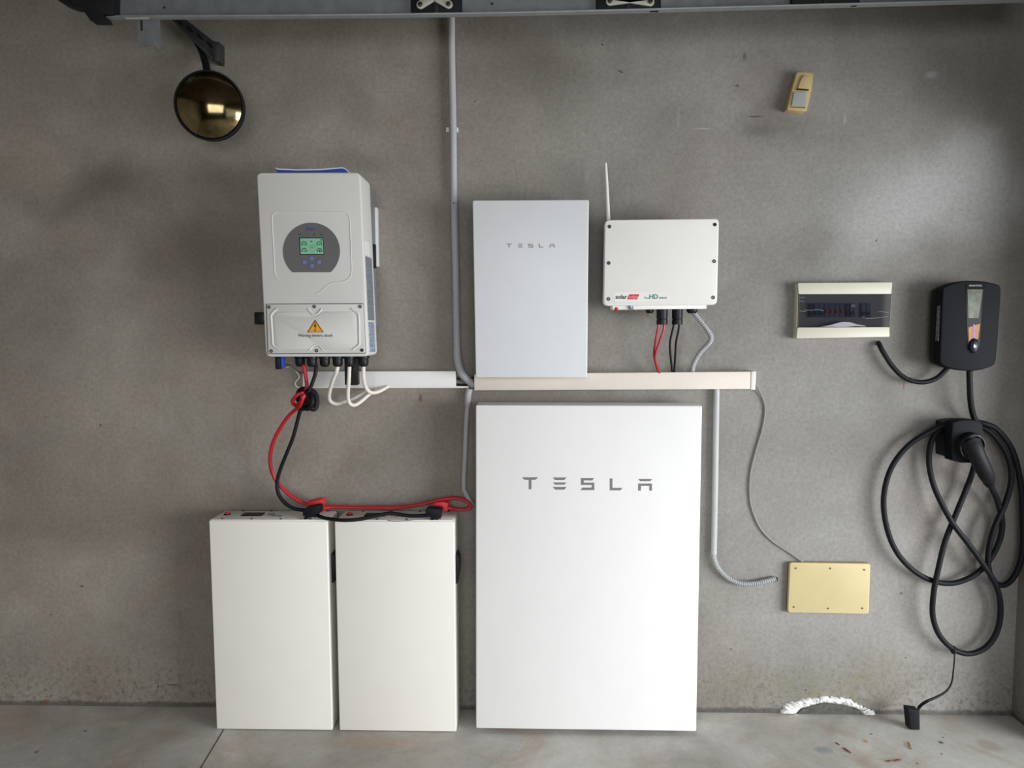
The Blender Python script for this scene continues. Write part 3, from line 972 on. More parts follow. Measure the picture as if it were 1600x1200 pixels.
kn.tube(pl([(466, 616, -.13), (470, 609.5, -.135), (478, 608, -.138), (484, 612, -.14), (482, 622, -.15), (477, 634, -.15), (474, 638, -.14), (471, 630, -.13), (466, 624, -.125)], 0), 0.0092, seg=10, closed=True)
kn.tube(pl([(485, 617, -.165), (488, 625, -.175), (486, 634, -.175), (480.5, 638.5, -.165), (477.5, 634, -.155), (480, 624, -.155)], 0), 0.0085, seg=10, closed=True)
kn.obj('knot', M_BLACKR, blk)


def plug(parent, pts, Y0, Y1, feet):
    MB().prism(pl(pts, Y0), Y0, Y1, 0.0016).obj('terminal_boot', M_BLACKR, parent)
    for (x, y) in feet:
        MB().lathe(P(x, y, Y0 + .012), (0, -1, 0), [(0, .006), (.012, .006), (.015, .004), (.015, 0)], 12).obj('terminal_bolt', M_ALU if x != feet[0][0] else M_BLACK, parent)


plug(blk, [(472.8, 800), (477, 794.5), (498, 790.5), (500, 793), (499.8, 801.5), (494, 804.5), (494, 808), (479, 808.5), (473, 806)], -.135, -.095, ((479, 809), (490.3, 808.6)))

rl = thing('link_cable', 'red link cable running along the backs of both cream batteries', 'cable', tuple(P(610, 793, -.05)))
cable('jacket', [(505, 793.3, -.07), (520, 792.3, -.065), (557, 793, -.06), (590, 793.6, -.06), (617.5, 793.4, -.06), (653.7, 789, -.06), (690, 780.8, -.055), (714, 778.6, -.05), (729, 783.5, -.05), (735.6, 790.5, -.05), (728, 796, -.055), (712, 795.6, -.06), (696, 792.5, -.07)], 0.0064, M_RED, parent=rl)
MB().prism(pl([(677.5, 786), (690, 784.3), (699.8, 786), (699.2, 798.8), (691, 799), (690, 794), (676.5, 791.5)], -.09), -.09, -.055, 0.003).obj('terminal_boot', M_REDP, rl)
bl = thing('link_cable', 'black link cable sagging across the tops of both cream batteries', 'cable', tuple(P(580, 810, -.15)))
cable('jacket', [(492, 803.5, -.125), (500, 807, -.14), (510, 810, -.155), (535, 812.8, -.172), (560, 811.6, -.165), (586, 806.6, -.145), (605.4, 802.2, -.135), (622.3, 803.2, -.13), (641.6, 806, -.13), (668, 805.4, -.13)], 0.0064, M_BLACKR, parent=bl)
plug(bl, [(664.6, 797.5), (668, 794.5), (688, 796), (690, 798), (688.5, 805.5), (688, 811), (673.5, 812), (672.5, 808), (664.8, 806)], -.14, -.10, ((676, 811.5), (686.5, 811)))

cable('communication_wire', [(437, 571, -.14), (448, 574, -.10), (455, 573, -.07), (464, 582, -.05), (467.5, 589, -.05), (466, 592, -.05), (461.5, 598, -.05), (463.5, 604, -.045), (470, 606, -.04), (476, 604, -.03)], 0.0014, M_WCAB, seg=6, label='thin white wire curling at the left end of the white trunking', cat='wire')
cable('communication_wire', [(445, 573, -.13), (449, 569.5, -.11), (456, 573, -.08), (463, 579, -.06), (470, 582, -.04), (478, 584, -.03)], 0.0014, M_BLACKR, seg=6, label='thin black wire running from the inverter into the white trunking', cat='wire')

# ------------------------------------------------------------------ batteries
BY = -0.1475
x0, x1 = P(326.5, 1000, BY).x, P(513.5, 1000, BY).x
x0 = -1.1165
x1 = x0 + 0.4115
ztop = P(430, 812.5, BY).z
byb = -0.018
bt = thing('battery', 'cream metal battery cabinet on the floor, the left one of the pair', 'battery', ((x0 + x1) / 2, byb, 0), 'pair of cream floor batteries')
MB().box((x0, BY, 0.002), (x1, byb, ztop - .003), 0.003, 3).obj('cabinet', M_CREAM, bt)
lid = MB().box((x0 + .004, BY + .004, ztop - .004), (x1 - .004, byb - .002, ztop), 0.0015).obj('lid', M_CREAM_TOP, bt)
W = x1 - x0
for fx in (0.10, 0.35, 0.60, 0.85):
    for yy in (BY + .011, byb - .010):
        MB().lathe((x0 + W * fx + (.0 if yy < -.1 else .03), yy, ztop - .001), (0, 0, 1), [(0, .004), (.003, .004), (.0042, .002), (.0042, 0)], 10).obj('lid_screw', M_SCREW, lid)
ty = lambda px, py: PZ(px, py, ztop)
q = ty(355, 804)
MB().lathe(q, (0, 0, 1), [(-.001, .0115), (.003, .0115), (.003, .009), (.0045, .009)], 18).obj('button_collar', M_BLACK, bt)
MB().lathe(q, (0, 0, 1), [(.002, .008), (.007, .008), (.009, .006), (.0095, 0)], 18).obj('power_button', M_REDP, bt)
yc = q.y
MB().box((x0 + .090, yc - .020, ztop - .001), (x0 + .163, yc + .018, ztop + .0035), .001).obj('display_bezel', M_BLACK, bt)
MB().box((x0 + .097, yc - .014, ztop + .003), (x0 + .156, yc + .012, ztop + .0042)).obj('display_window', M_DKSTEEL, bt)
MB().lathe((x0 + .190, yc + .004, ztop - .001), (0, 0, 1), [(0, .014), (.0015, .014), (.0015, .010), (.0012, .010), (.0012, 0)], 24).obj('round_port', plain('port_ring', (150, 148, 144), .5), bt)
MB().box((x0 + .198, yc - .030, ztop - .0005), (x0 + .236, yc - .006, ztop + .0008)).obj('data_label', mat_print('lid_data_label', (206, 206, 208), (150, 150, 156), 260, 260), bt)
for (sx, xx) in ((1, x1),):
    m = MB()
    zc = 0.575
    m.prism([Vector((xx - .001, 0, zc + .05)), Vector((xx + .006, 0, zc + .05)), Vector((xx + .013, 0, zc + .032)), Vector((xx + .013, 0, zc - .01)), Vector((xx + .006, 0, zc - .055)), Vector((xx - .001, 0, zc - .055))], -0.11, -0.06, 0.001)
    m.obj('side_handle', M_BLACK, bt)
for yy in (BY + .02, byb - .02):
    for xx in (x0 + .03, x1 - .03):
        MB().box((xx - .012, yy - .012, 0), (xx + .012, yy + .012, .004)).obj('foot', M_BLACK, bt)


def dup(root, off, label):
    r = root.copy()
    COL.objects.link(r)
    r.location = root.location + Vector(off)
    r['label'] = label
    for ch in [o for o in bpy.data.objects if o.parent == root]:
        c = ch.copy()
        COL.objects.link(c)
        c.parent = r
        for gch in [o for o in bpy.data.objects if o.parent == ch]:
            d = gch.copy()
            COL.objects.link(d)
            d.parent = c
    return r


dup(bt, (0.4375, 0, 0), 'cream metal battery cabinet on the floor, the right one of the pair')
cable('thin_lead', [(404, 805.5, -.09), (425, 807, -.1), (448, 809, -.115), (462, 811, -.13), (472, 811, -.14)], 0.0012, M_GCAB, seg=6, label='thin grey lead lying on top of the left battery', cat='wire')
cable('thin_lead', [(590, 809.5, -.12), (603, 812.6, -.14), (618, 814.4, -.152), (635, 813.6, -.15), (652, 812, -.138), (668, 811, -.13)], 0.0012, M_GCAB, seg=6, label='thin grey lead curving over the front edge of the right battery', cat='wire')

# ------------------------------------------------------------------ large white storage cabinet
PWY = -0.150
LET = [  # letter shapes, x 110..1460, y 105..244
    ([(110, 105), (268, 105), (262, 119), (240, 131), (203, 131), (203, 230), (176, 230), (176, 131), (138, 131), (117, 120)],),
    ([(427, 107), (568, 107), (545, 133), (450, 133)], [(427, 158), (568, 158), (545, 181), (450, 181)], [(427, 206), (568, 206), (545, 233), (450, 233)]),
    ([(720, 113), (853, 113), (838, 137), (748, 137), (748, 160), (858, 160), (858, 238), (716, 238), (735, 212), (832, 212), (832, 185), (720, 185)],),
    ([(1020, 116), (1046, 116), (1046, 215), (1153, 215), (1128, 241), (1020, 241)],),
    ([(1315, 122), (1460, 122), (1440, 146), (1338, 146)], [(1316, 170), (1458, 170), (1458, 244), (1432, 244), (1432, 194), (1342, 194), (1342, 244), (1316, 244)])]


def wordmark(parent, X0, X1, Y0, Y1, Yd, mat, slope=1.0):
    for polys in LET:
        m = MB()
        for pg in polys:
            pp = []
            for (x, y) in pg:
                y = y - (0 if slope == 1.0 else (x - 110) * 0.0113)
                pp.append((X0 + (X1 - X0) * (x - 110) / 1350.0, Y0 + (Y1 - Y0) * (y - 105) / 139.0))
            m.prism(pl(pp, Yd), Yd - .0008, Yd + .0005)
        m.obj('logo_letter', mat, parent)


t = thing('storage_cabinet', 'large tall white wall cabinet with grey wide-spaced lettering, standing just over the floor', 'battery', tuple(P(915, 1140, -.02)))
cc = [(743.2, 633), (1097.2, 634), (1088, 1143), (743.6, 1138.3)]
MB().prism(pl(rq(cc, 2.5, 3), PWY), PWY, -0.045, 0.004, 3).obj('front_cover', M_WHITE, t)
MB().prism([Vector((v.x, 0, v.z)) for v in pl([(752, 641), (1088, 641), (1079, 1132), (752, 1130)], PWY)], -0.046, -0.002).obj('back_body', M_GREYBACK, t)
wordmark(t, 816.5, 1019, 745.8, 766.6, PWY, M_LOGO)
for px in (790, 1045):
    q = P(px, 1132, PWY)
    MB().box((q.x - .03, -0.12, 0.0), (q.x + .03, -0.03, q.z + .004), .002).obj('foot', M_BLACK, t)

# small white cabinet
GY = -0.135
t = thing('gateway_cabinet', 'smaller cool white wall cabinet with faint lettering above the cream trunking', 'cabinet', tuple(P(830, 590, -.01)))
MB().prism(pl(rq([(738.3, 313), (920.2, 312), (917.4, 590), (743.3, 589.6)], 3, 4), GY), GY, -0.066, 0.003, 3).obj('front_cover', M_WHITE2, t)
MB().prism([Vector((v.x, 0, v.z)) for v in pl([(744, 319), (914, 318), (911, 570), (748, 570)], GY)], -0.067, -0.001).obj('back_body', M_GREYBACK, t)
wordmark(t, 791.2, 867, 381, 387.6, GY, M_LOGO2, slope=0.0)

# ------------------------------------------------------------------ right inverter
EY = -0.150
t = thing('solar_inverter', 'small off-white solar inverter with an antenna and red and teal lettering', 'inverter', tuple(P(1033, 478, -.01)))
lidq = rq([(945.2, 343.5), (1123.8, 341.2), (1120.6, 476.3), (942.8, 477.8)], 8)
lid = MB().prism(pl(lidq, EY), EY, EY + .03, 0.004, 3).obj('lid', M_SE, t)
MB().prism(pl(rq([(948.5, 347), (1120, 345), (1117, 472), (946.5, 474)], 6), EY), EY + .0305, -0.02, 0.002).obj('body', M_ALU, t)
for x, y in ((952.3, 354), (951, 411), (950.7, 467.2), (1117, 350.9), (1115.8, 408.2), (1114.3, 464.8)):
    screw(lid, x, y, EY, 0.0062)
bs = MB().prism(pl([(955, 473), (1102.3, 473), (1102.3, 482.6), (957, 484)], -.12), -.135, -.06, 0.001).obj('connection_strip', M_SE, t)
q = P(946, 343.5, -.10)
MB().tube([P(951, 345, -.08), P(950.3, 335, -.08), P(948.6, 300, -.078), P(946.4, 260, -.075), P(946, 254.5, -.075)], [.0068, .0066, .006, .0052, .0036], seg=12, sub=4).obj('antenna', M_TRUNKW, t)
q = P(962.8, 483, -.13)
MB().lathe(q + Vector((0, 0, .004)), (0, -.3, -1), [(0, .007), (.008, .007), (.010, .004), (.010, 0)], 14).obj('red_switch', M_REDP, t)
q = P(986, 480.5, -.138)
MB().lathe(q + Vector((0, .002, 0)), (0, -1, -.2), [(0, .0085), (.004, .0085), (.007, .006), (.008, 0)], 14).obj('lamp_housing', M_GCAB, t)
MB().lathe(q + Vector((0, -.005, .003)), (0, -1, -.1), [(0, .0035), (.003, .003), (.004, 0)], 10).obj('status_lamp', M_LEDBLUE, t)
for (x, y, w2, y2, yy) in ((1034.6, 482, 17, 507, -.11), (1058.4, 482, 16.5, 507, -.11)):
    a, b = P(x, y, yy), P(x, y2, yy)
    r = w2 / 2 / 1110 * 2.42
    b = Vector((a.x, a.y, b.z))
    L = (a - b).length
    MB().lathe(a, (0, 0, -1), [(0, r), (L * .62, r), (L * .64, r * .9), (L * .68, r * .9), (L * .7, r), (L, r), (L, 0)], 14).obj('connector_block', M_BLACK, t)
for (x, w2, yy) in ((1015, 12, -.10), (1081.5, 17, -.11)):
    a = P(x, 482, yy)
    r = w2 / 2 / 1110 * 2.42
    MB().lathe(a, (0, 0, -1), [(0, r), (.010, r), (.016, r * .7), (.016, 0)], 14).obj('gland', M_BLACK, t)
lb = MB().prism(pl([(960, 457), (1045, 455.8), (1045, 470.5), (960, 471.3)], EY), EY - .0004, EY + .0005).obj('brand_sticker', M_SE, lid)
LYY = EY - .0006
text('solar', 962, 980, 460.3, 467.2, LYY, M_INK, lb, 'brand_lettering', bold=0.02)
rb = MB().prism(pl([(983.2, 459.8), (999.2, 459.8), (995.6, 467.8), (980, 467.8)], LYY), LYY - .0004, LYY + .0003).obj('red_flag', M_REDINK, lb)
text('edge', 982.8, 996.4, 461.3, 467, LYY - .0005, M_PINK, rb, 'flag_lettering', extr=.0004)
MB().tube(pl([(1007.3, 464.4), (1009.5, 465.9), (1012, 465.8), (1015, 465.2)], LYY), 0.0015, seg=6).obj('teal_swoosh', M_TEAL, lb)
text('HD', 1014.8, 1028.3, 459.8, 467.2, LYY, M_TEAL, lb, 'series_lettering', bold=0.03)
text('wave', 1029.6, 1042, 464.2, 466.9, LYY, M_GREYINK, lb, 'series_lettering')

g = 'red solar cables under the right inverter'
cable('solar_cable', [(1029.5, 505, -.11), (1028, 513, -.109), (1024.6, 530, -.10), (1021.8, 551, -.085), (1024.3, 568, -.06), (1029.5, 583, -.045)], 0.0036, M_RED, seg=8, label='left thin red cable from the right inverter to the cream trunking', cat='cable', group=g)
cable('solar_cable', [(1038, 505, -.11), (1036.6, 516, -.11), (1031, 532, -.105), (1025.4, 548, -.095), (1023.6, 560, -.085), (1026.4, 572, -.07), (1030.5, 583, -.055)], 0.0036, M_RED, seg=8, label='right thin red cable from the right inverter to the cream trunking', cat='cable', group=g)
g = 'black solar cables under the right inverter'
cable('solar_cable', [(1053.4, 505, -.11), (1050.6, 517, -.109), (1047, 534, -.10), (1047.2, 550, -.085), (1050.5, 583, -.045)], 0.0036, M_BLACKR, seg=8, label='left thin black cable from the right inverter to the cream trunking', cat='cable', group=g)
cable('solar_cable', [(1061.6, 505, -.11), (1060, 517, -.11), (1056.4, 534.6, -.10), (1055, 556, -.08), (1053.4, 583, -.045)], 0.0036, M_BLACKR, seg=8, label='right thin black cable from the right inverter to the cream trunking', cat='cable', group=g)
cable('thin_wire', [(989, 482, -.12), (994, 486.5, -.12), (1001, 492.3, -.118), (1009, 495, -.112), (1012.3, 491.5, -.105), (1013, 485, -.10)], 0.0012, plain('brown_wire', (120, 84, 70), .5), seg=6, label='thin brown wire looping under the right inverter', cat='wire')
o = MB().tube(pl([(1083.5, 488, -.11), (1090, 496, -.11), (1097.6, 505, -.108), (1106, 516, -.10), (1110.8, 525, -.09), (1109.6, 533.5, -.08), (1103, 541, -.07), (1094, 551, -.062), (1087, 562, -.055), (1082.5, 573, -.045), (1081.5, 584, -.035)], 0), 0.0094, seg=14, sub=10, ridge=.0028, pitch=.0072).obj('flexible_conduit', M_CONDUIT)
tag(o, 'grey corrugated flexible hose bending from the right inverter to the cream trunking', 'flexible conduit')

# ------------------------------------------------------------------ right conduit with corrugated end
t = thing('wall_conduit', 'grey conduit dropping from the cream trunking, its corrugated end curving into a wall hole', 'conduit', tuple(P(1115, 863, 0)))
MB().tube(pl([(1119.6, 606), (1118.8, 660), (1117.4, 758), (1115.2, 866)], -.016), 0.0106, seg=16, sub=3).obj('pipe', M_CONDUIT, t)
MB().tube(pl([(1115.2, 861, -.016), (1116, 872, -.017), (1122, 886.5, -.018), (1136, 901.5, -.018), (1156, 911, -.017), (1178, 911.7, -.016), (1197, 907.7, -.014), (1211, 904.4, -.010)], 0), 0.0100, seg=14, sub=12, ridge=.0032, pitch=.0076).obj('corrugated_end', M_CONDUIT, t)
MB().lathe(P(1211.5, 905.3, -.0005), (0, -1, 0), [(0, .010), (.0012, .009), (.0012, 0)], 14).obj('wall_hole', M_INK, t)
cable('telephone_wire', [(1180.5, 601, -.03), (1186, 610, -.012), (1192.2, 624, -.006), (1195.3, 641, -.005), (1191, 669.6, -.005), (1180, 707.6, -.005), (1172.6, 739.3, -.005), (1171.2, 771, -.005), (1175.3, 797, -.005), (1187.6, 824.8, -.005), (1206.6, 845.5, -.005), (1235, 864.5, -.006), (1257, 880, -.010)], 0.0031, M_GCAB, seg=8, label='thin grey wire hanging from the end of the cream trunking to the yellowed plate', cat='wire')

# yellowed junction plate
t = thing('junction_plate', 'yellowed rectangular blank cover plate low on the wall with six small screws', 'cover plate', tuple(P(1295, 960, 0)))
MB().prism(pl(rq([(1233.2, 878.6), (1360, 880.2), (1357.6, 959.2), (1229.6, 956.8)], 4), -.012), -.012, -.001).obj('gasket', M_YELEDGE, t)
pt = MB().prism(pl(rq([(1234, 879), (1360, 880.6), (1357.4, 959.3), (1230.6, 957)], 4), -.020), -.022, -.010, 0.003, 3).obj('plate', M_YELLOW, t)
for x, y in ((1243, 887.8), (1297, 888), (1350, 890), (1240, 948.2), (1293.4, 950.5), (1347, 950.3)):
    MB().lathe(P(x, y, -.021), (0, -1, 0), [(0, .0034), (.002, .0034), (.002, 0)], 10).obj('plate_screw', M_YELEDGE, pt)

# ------------------------------------------------------------------ distribution board
t = thing('distribution_board', 'ivory breaker board with a smoked window on the right part of the wall', 'breaker panel', tuple(P(1318, 528, 0)))
FY = -0.038
m = MB()
m.prism(pl(rq([(1246.8, 442), (1394.6, 441), (1392.9, 459.4), (1247.9, 459.6)], 2, 3), FY), FY, -.001, .002)
m.prism(pl(rq([(1246.2, 511.6), (1389.8, 511), (1390.4, 526.5), (1244.2, 529)], 2, 3), FY), FY, -.001, .002)
m.obj('frame', M_IVORYF, t)
MB().prism(pl([(1246.5, 458), (1394, 458), (1391, 513), (1244.8, 513)], -.02), -.018, -.001).obj('backing', M_BACKING, t)
m = MB()
m.prism(pl([(1247.6, 443), (1251, 443), (1248.4, 528), (1244.6, 528)], -.034), -.030, -.001)
m.obj('side_rail', M_IVORY, t)
BRY = -.026
cells = [(1264.5, 1272), (1272.4, 1280), (1280.4, 1287.6), (1288.2, 1296), (1296.2, 1304), (1304.2, 1312), (1312.2, 1320), (1320.8, 1327.6), (1328.2, 1337), (1346, 1353.5), (1353.9, 1361)]
for i, (u0, u1) in enumerate(cells):
    md = M_BREAKERD if i in (0, 7) else M_BREAKER
    b = MB().prism(pl([(u0, 474.3), (u1 - .3, 474.2), (u1 - .3, 495.6), (u0, 495.8)], BRY), BRY, -.017, .0006, 1).obj('breaker', md, t)
    tc = M_REDT if 3 <= i <= 6 else M_BREAKERD
    yy = 484 if 3 <= i <= 6 else 487
    MB().prism(pl([(u0 + 1.4, yy), (u1 - 1.6, yy), (u1 - 1.6, yy + 5.5), (u0 + 1.4, yy + 5.5)], BRY), BRY - .004, BRY + .001, .0008, 1).obj('toggle', tc, b)
MB().prism(pl([(1329.5, 475.5), (1336, 475.5), (1336, 480), (1329.5, 480)], BRY), BRY - .0012, BRY).obj('white_tag', M_LABELW, t)
win = MB().prism(pl([(1247.4, 459.8), (1392.8, 459.4), (1390.2, 510.9), (1246.2, 511.5)], FY + .004), FY + .004, FY + .006).obj('smoked_window', M_TINT, t)
MB().tube(pl([(1247.6, 460), (1392.6, 459.8), (1389.9, 511), (1246.4, 511.6)], FY + .004), 0.0011, seg=6, closed=True, smooth=False).obj('window_edge', M_BLACK, win)
MB().prism(pl([(1281, 510.5), (1296, 508), (1312, 503.5), (1318, 502.8), (1328, 503.2), (1338, 506.5), (1352, 509), (1353, 510), (1337, 509.4), (1322, 510.8), (1312, 511), (1300, 510.6)], FY - .001), FY - .003, FY + .003, .0008, 1).obj('window_latch', M_FILM, win)
for pth in ([(1248.5, 464.5), (1253, 465), (1258, 464.2)], [(1248, 470.6), (1252, 470.4), (1256, 471.6)], [(1248.5, 484.8), (1254, 486.6), (1260, 486)], [(1256, 484.2), (1268, 484.8), (1278, 483.6), (1287.5, 485.8)],
            [(1372.5, 486.5), (1380, 487), (1388.5, 489)], [(1352, 497.8), (1366, 497), (1377, 496), (1387.5, 494.2)], [(1347, 495.6), (1352, 495.4)]):
    MB().tube(pl(pth, FY + .003), 0.0006, seg=5, sub=4).obj('film_glint', M_FILM, win)  # thin pale tubes painted in as glints on the crumpled film

cable('power_cable', [(1372.6, 535.5, 0.004), (1374, 538.5, -.02), (1380.5, 551, -.03), (1395, 573, -.032), (1412, 589.3, -.034), (1429.5, 596.2, -.036), (1447, 596.6, -.038), (1464, 590.5, -.04), (1478.5, 577, -.045), (1484, 568, -.05)], 0.0082, M_BLACKR, seg=12, label='thick black cable looping from a wall hole under the breaker board to the car charger', cat='cable')

# ------------------------------------------------------------------ car charger
QY = -0.10
t = thing('car_charger', 'black wall-mounted car charger with a narrow tapering glass window', 'car charger', tuple(P(1515, 580, 0)))
outl = [(1472.9, 450.5), (1478, 446.6), (1489.7, 442.2), (1500, 439.8), (1511, 438.4), (1529, 438.8), (1540, 440), (1549, 441.6), (1558, 444), (1562.5, 446.2), (1564.4, 451), (1564, 470), (1562.6, 487), (1559.6, 529), (1557, 562), (1553.8, 570), (1547, 573.6), (1537, 577), (1520.8, 580), (1506.7, 579.4), (1492, 577), (1478, 573.5), (1470.5, 569.5), (1468.4, 562), (1469.8, 520), (1472, 470)]
MB().prism(pl(outl, QY), QY, -0.060, 0.005, 4).obj('front_shell', M_CHARGER, t)
cen = P(1516, 510, QY)
back = []
for v in pl(outl, QY):
    back.append(Vector((cen.x + (v.x - cen.x) * 0.975, 0, cen.z + (v.z - cen.z) * 0.975)))
MB().prism(back, -0.0605, -0.034, 0.001).obj('rear_shell', M_BLACK, t)
bw, bh = 0.06, 0.10
MB().box((cen.x - bw, -0.036, cen.z - bh), (cen.x + bw, -0.0005, cen.z + bh), .002).obj('wall_mount', M_BLACK, t)
gy = QY - .0004
gp = MB().prism(pl([(1508.5, 444.2), (1538.8, 444.5), (1534.5, 476), (1530.5, 540), (1526, 551.5), (1519, 553.5), (1513, 549), (1510.8, 520), (1509.5, 480)], QY), gy - .0006, QY + .002, .0005, 1).obj('glass_strip', M_GLOSSBLACK, t)
MB().prism(pl([(1511, 452.2), (1535.4, 452.4), (1528.4, 497.2), (1512.4, 497.2)], QY), gy - .0016, gy, .0003, 1).obj('upper_pane', M_PANEGREY, gp)
MB().prism(pl([(1512.5, 511.5), (1531, 505.4), (1528, 529), (1513.2, 533.5)], QY), gy - .0016, gy, .0003, 1).obj('lower_pane', M_PANEAMB, gp)
MB().prism(pl([(1519.8, 506.6), (1521.8, 506.2), (1521.6, 530), (1519.8, 530)], QY), gy - .0024, gy - .0012).obj('light_line', M_PURPLE, gp)
q = P(1520.8, 540.5, gy)
kb = MB().lathe(q, (0, -1, 0), [(0, .0175), (.005, .0165), (.008, .013), (.009, .006), (.009, 0)], 28).obj('touch_button', plain('navy_button', (22, 26, 44), .35, spec=.2), gp)
kb.data.transform(Matrix.Translation(q - ORG[kb.name]) @ Matrix.Diagonal((0.92, 1, 1.5, 1)) @ Matrix.Translation(ORG[kb.name] - q))
MB().prism(pl([(1518.2, 539.2), (1519.6, 537.8), (1523.2, 541.2), (1521.4, 541.8), (1521, 543.6), (1518.6, 543.2)], QY), gy - .0104, gy - .0085).obj('button_mark', M_LABELW, kb)
text('SMARTFOX', 1514, 1534.4, 444.9, 447.6, gy - .0008, plain('silver_ink', (170, 172, 174), .5), gp, 'brand_lettering', bold=0.01)
# print strip on the left flank
a, b = P(1472.2, 477, QY), P(1469.4, 533, QY)
MB().quad([Vector((a.x - .0022, -.092, a.z)), Vector((a.x - .0022, -.076, a.z)), Vector((b.x - .0030, -.076, b.z)), Vector((b.x - .0030, -.094, b.z))]).obj('side_print', M_PRINTS, t)

# ------------------------------------------------------------------ charging cable, holster, plug
HY = -0.105
t = thing('cable_holster', 'black wall holster under the car charger holding the charging plug', 'plug holder', tuple(P(1508, 722, 0)))
ho = [(1488, 660), (1496, 657.4), (1505, 656), (1516, 655.6), (1525, 656.8), (1531, 659.6), (1536, 664.5), (1536.4, 680), (1535.4, 704), (1531, 712), (1520, 723.5), (1503, 723.4), (1487.5, 719.6), (1486.5, 690)]
m = MB().prism(pl(ho, HY), HY, -0.062, 0.004, 3)
m.obj('front_plate', M_CHARGER, t)
cen = P(1511, 690, HY)
MB().prism([Vector((cen.x + (v.x - cen.x) * .93, 0, cen.z + (v.z - cen.z) * .9)) for v in pl(ho, HY)], -0.063, -0.001).obj('spool', M_BLACK, t)
sc_ = P(1515, 696, HY)
MB().lathe(sc_, Vector((0.1, -1, -0.12)), [(-.01, .046), (.018, .046), (.021, .043), (.021, .038), (.002, .036), (.002, 0)], 36).obj('socket_ring', M_BLACK, t)
MB().tube([sc_ + Vector((0.046 * math.cos(math.radians(a)) * .93, -0.0235 - .0, 0.046 * math.sin(math.radians(a)) * .93 - .0025)) for a in range(60, 221, 16)], .0010, seg=6, sub=4).obj('ring_edge', M_GCAB, t)

RC = 0.0094
ch = thing('charging_cable', 'thick black charging cable coiled in big loops over the holster', 'cable', tuple(P(1490, 1020, 0)))
# from the charger down behind the holster, then round the three loops to the plug
loopC = [(1527, 659, -.045), (1540, 662.5, -.05), (1558, 671.5, -.052), (1580.5, 701, -.05), (1593, 746, -.045), (1598, 800, -.04), (1597.5, 862, -.038), (1585, 900, -.036), (1566, 914.6, -.036), (1549, 902, -.04), (1543.8, 870, -.052), (1552.5, 828, -.06), (1570.5, 787, -.055), (1580, 751, -.05), (1576.5, 719, -.046), (1560, 689, -.042), (1539, 669.5, -.036)]
back1 = [(1520, 664, -.030), (1500, 664, -.030), (1482, 665, -.034)]
loopB = [(1466, 673, -.04), (1454.8, 692, -.043), (1451.6, 723.5, -.044), (1461, 764, -.046), (1486, 813.5, -.066), (1513, 849.5, -.066), (1538, 884, -.066), (1556.5, 915, -.056), (1563.3, 948.5, -.046), (1558.5, 984.5, -.046), (1541.5, 1010.5, -.046), (1515.3, 1021.4, -.046), (1490, 1014.5, -.046), (1468.2, 993, -.046), (1457.4, 962, -.046), (1458.8, 926, -.05), (1465.8, 890, -.048), (1477, 845, -.044), (1495, 800, -.040), (1513, 756, -.040), (1522.6, 726, -.046), (1525, 700, -.046), (1519, 680, -.046)]
back2 = [(1505, 669, -.05)]
loopA = [(1482, 662.5, -.056), (1455, 673.5, -.05), (1419, 696.5, -.042), (1392, 732.5, -.036), (1380.8, 777.5, -.034), (1385.2, 822.5, -.034), (1400.8, 862, -.034), (1427.5, 891.6, -.034), (1459, 908, -.032), (1490.5, 911, -.034), (1522, 898.8, -.036), (1546, 875, -.036), (1561.5, 845, -.04), (1566, 815, -.044), (1559, 784, -.056), (1550, 763, -.08), (1545.5, 752, -.095)]
MB().tube(pl([(1514.6, 574, -.07), (1515.2, 600, -.068), (1516.6, 628, -.06), (1521, 650, -.048)] + loopC + back1 + loopB + back2 + loopA, 0), RC, seg=12, sub=8).obj('jacket', M_BLACKR, ch)
pg = MB().tube(pl([(1515, 692, -.122), (1521, 702, -.134), (1528, 715, -.138), (1536, 731, -.130), (1541, 742, -.118), (1544.5, 750, -.106), (1546, 754, -.098)], 0), [.036, .031, .0265, .0255, .024, .019, .013], seg=20, sub=5)
pg.obj('plug', M_BLACKR, ch)
MB().lathe(P(1546.3, 741.8, -.142), (0, -1, 0), [(-.004, .0045), (.0015, .004), (.002, 0)], 12).obj('plug_rivet', M_ALU, ch)
MB().tube(pl([(1544, 752.5, -.102), (1546.5, 757, -.092)], 0), [.0165, .0145], seg=14).obj('strain_relief', M_BLACK, ch)
MB().tube(pl([(1488, 1012.5, -.046), (1491.5, 1018.5, -.046)], 0), .0118, seg=12).obj('cord_clip', M_BLACKR, ch)

q = PZ(1428.5, 1141, 0.0)
t = thing('plug_cap', 'black rubber plug cap standing on the floor on a thin cord below the cable coil', 'plug cap', (q.x, q.y + .02, 0))
hh = P(1427, 1109.5, q.y + .02).z
yc_ = q.y
cp = rq([(1418.2, 1108.5), (1436.9, 1111), (1437.6, 1141.3), (1421.5, 1140.8)], 1.6, 3)
cpw = pl(cp, yc_)
zmin = min(v.z for v in cpw)
for v in cpw:
    v.z += 0.0008 - zmin
MB().prism(cpw, yc_, yc_ + .030, .003, 3).obj('cap', M_BLACKR, t)
MB().prism([v + Vector((0, 0, .001)) for v in pl([(1420.6, 1111), (1422.0, 1111.3), (1425, 1139), (1423.6, 1139)], yc_)], yc_ - .0015, yc_ + .002, .0006, 1).obj('cap_rib', M_BLACK, t)
MB().tube([P(1433.5, 1112, q.y + .025), P(1437, 1104, q.y + .03), P(1446.7, 1096.7, -.10), P(1465, 1088.5, -.09), P(1479, 1079.5, -.08), P(1487, 1066.5, -.07), P(1489.8, 1046.7, -.06), P(1491.3, 1030, -.055), P(1491.5, 1019, -.05)], [.005, .0052, .005, .0042, .0034, .003, .0026, .0024, .0024], seg=8).obj('cord', M_BLACKR, t)

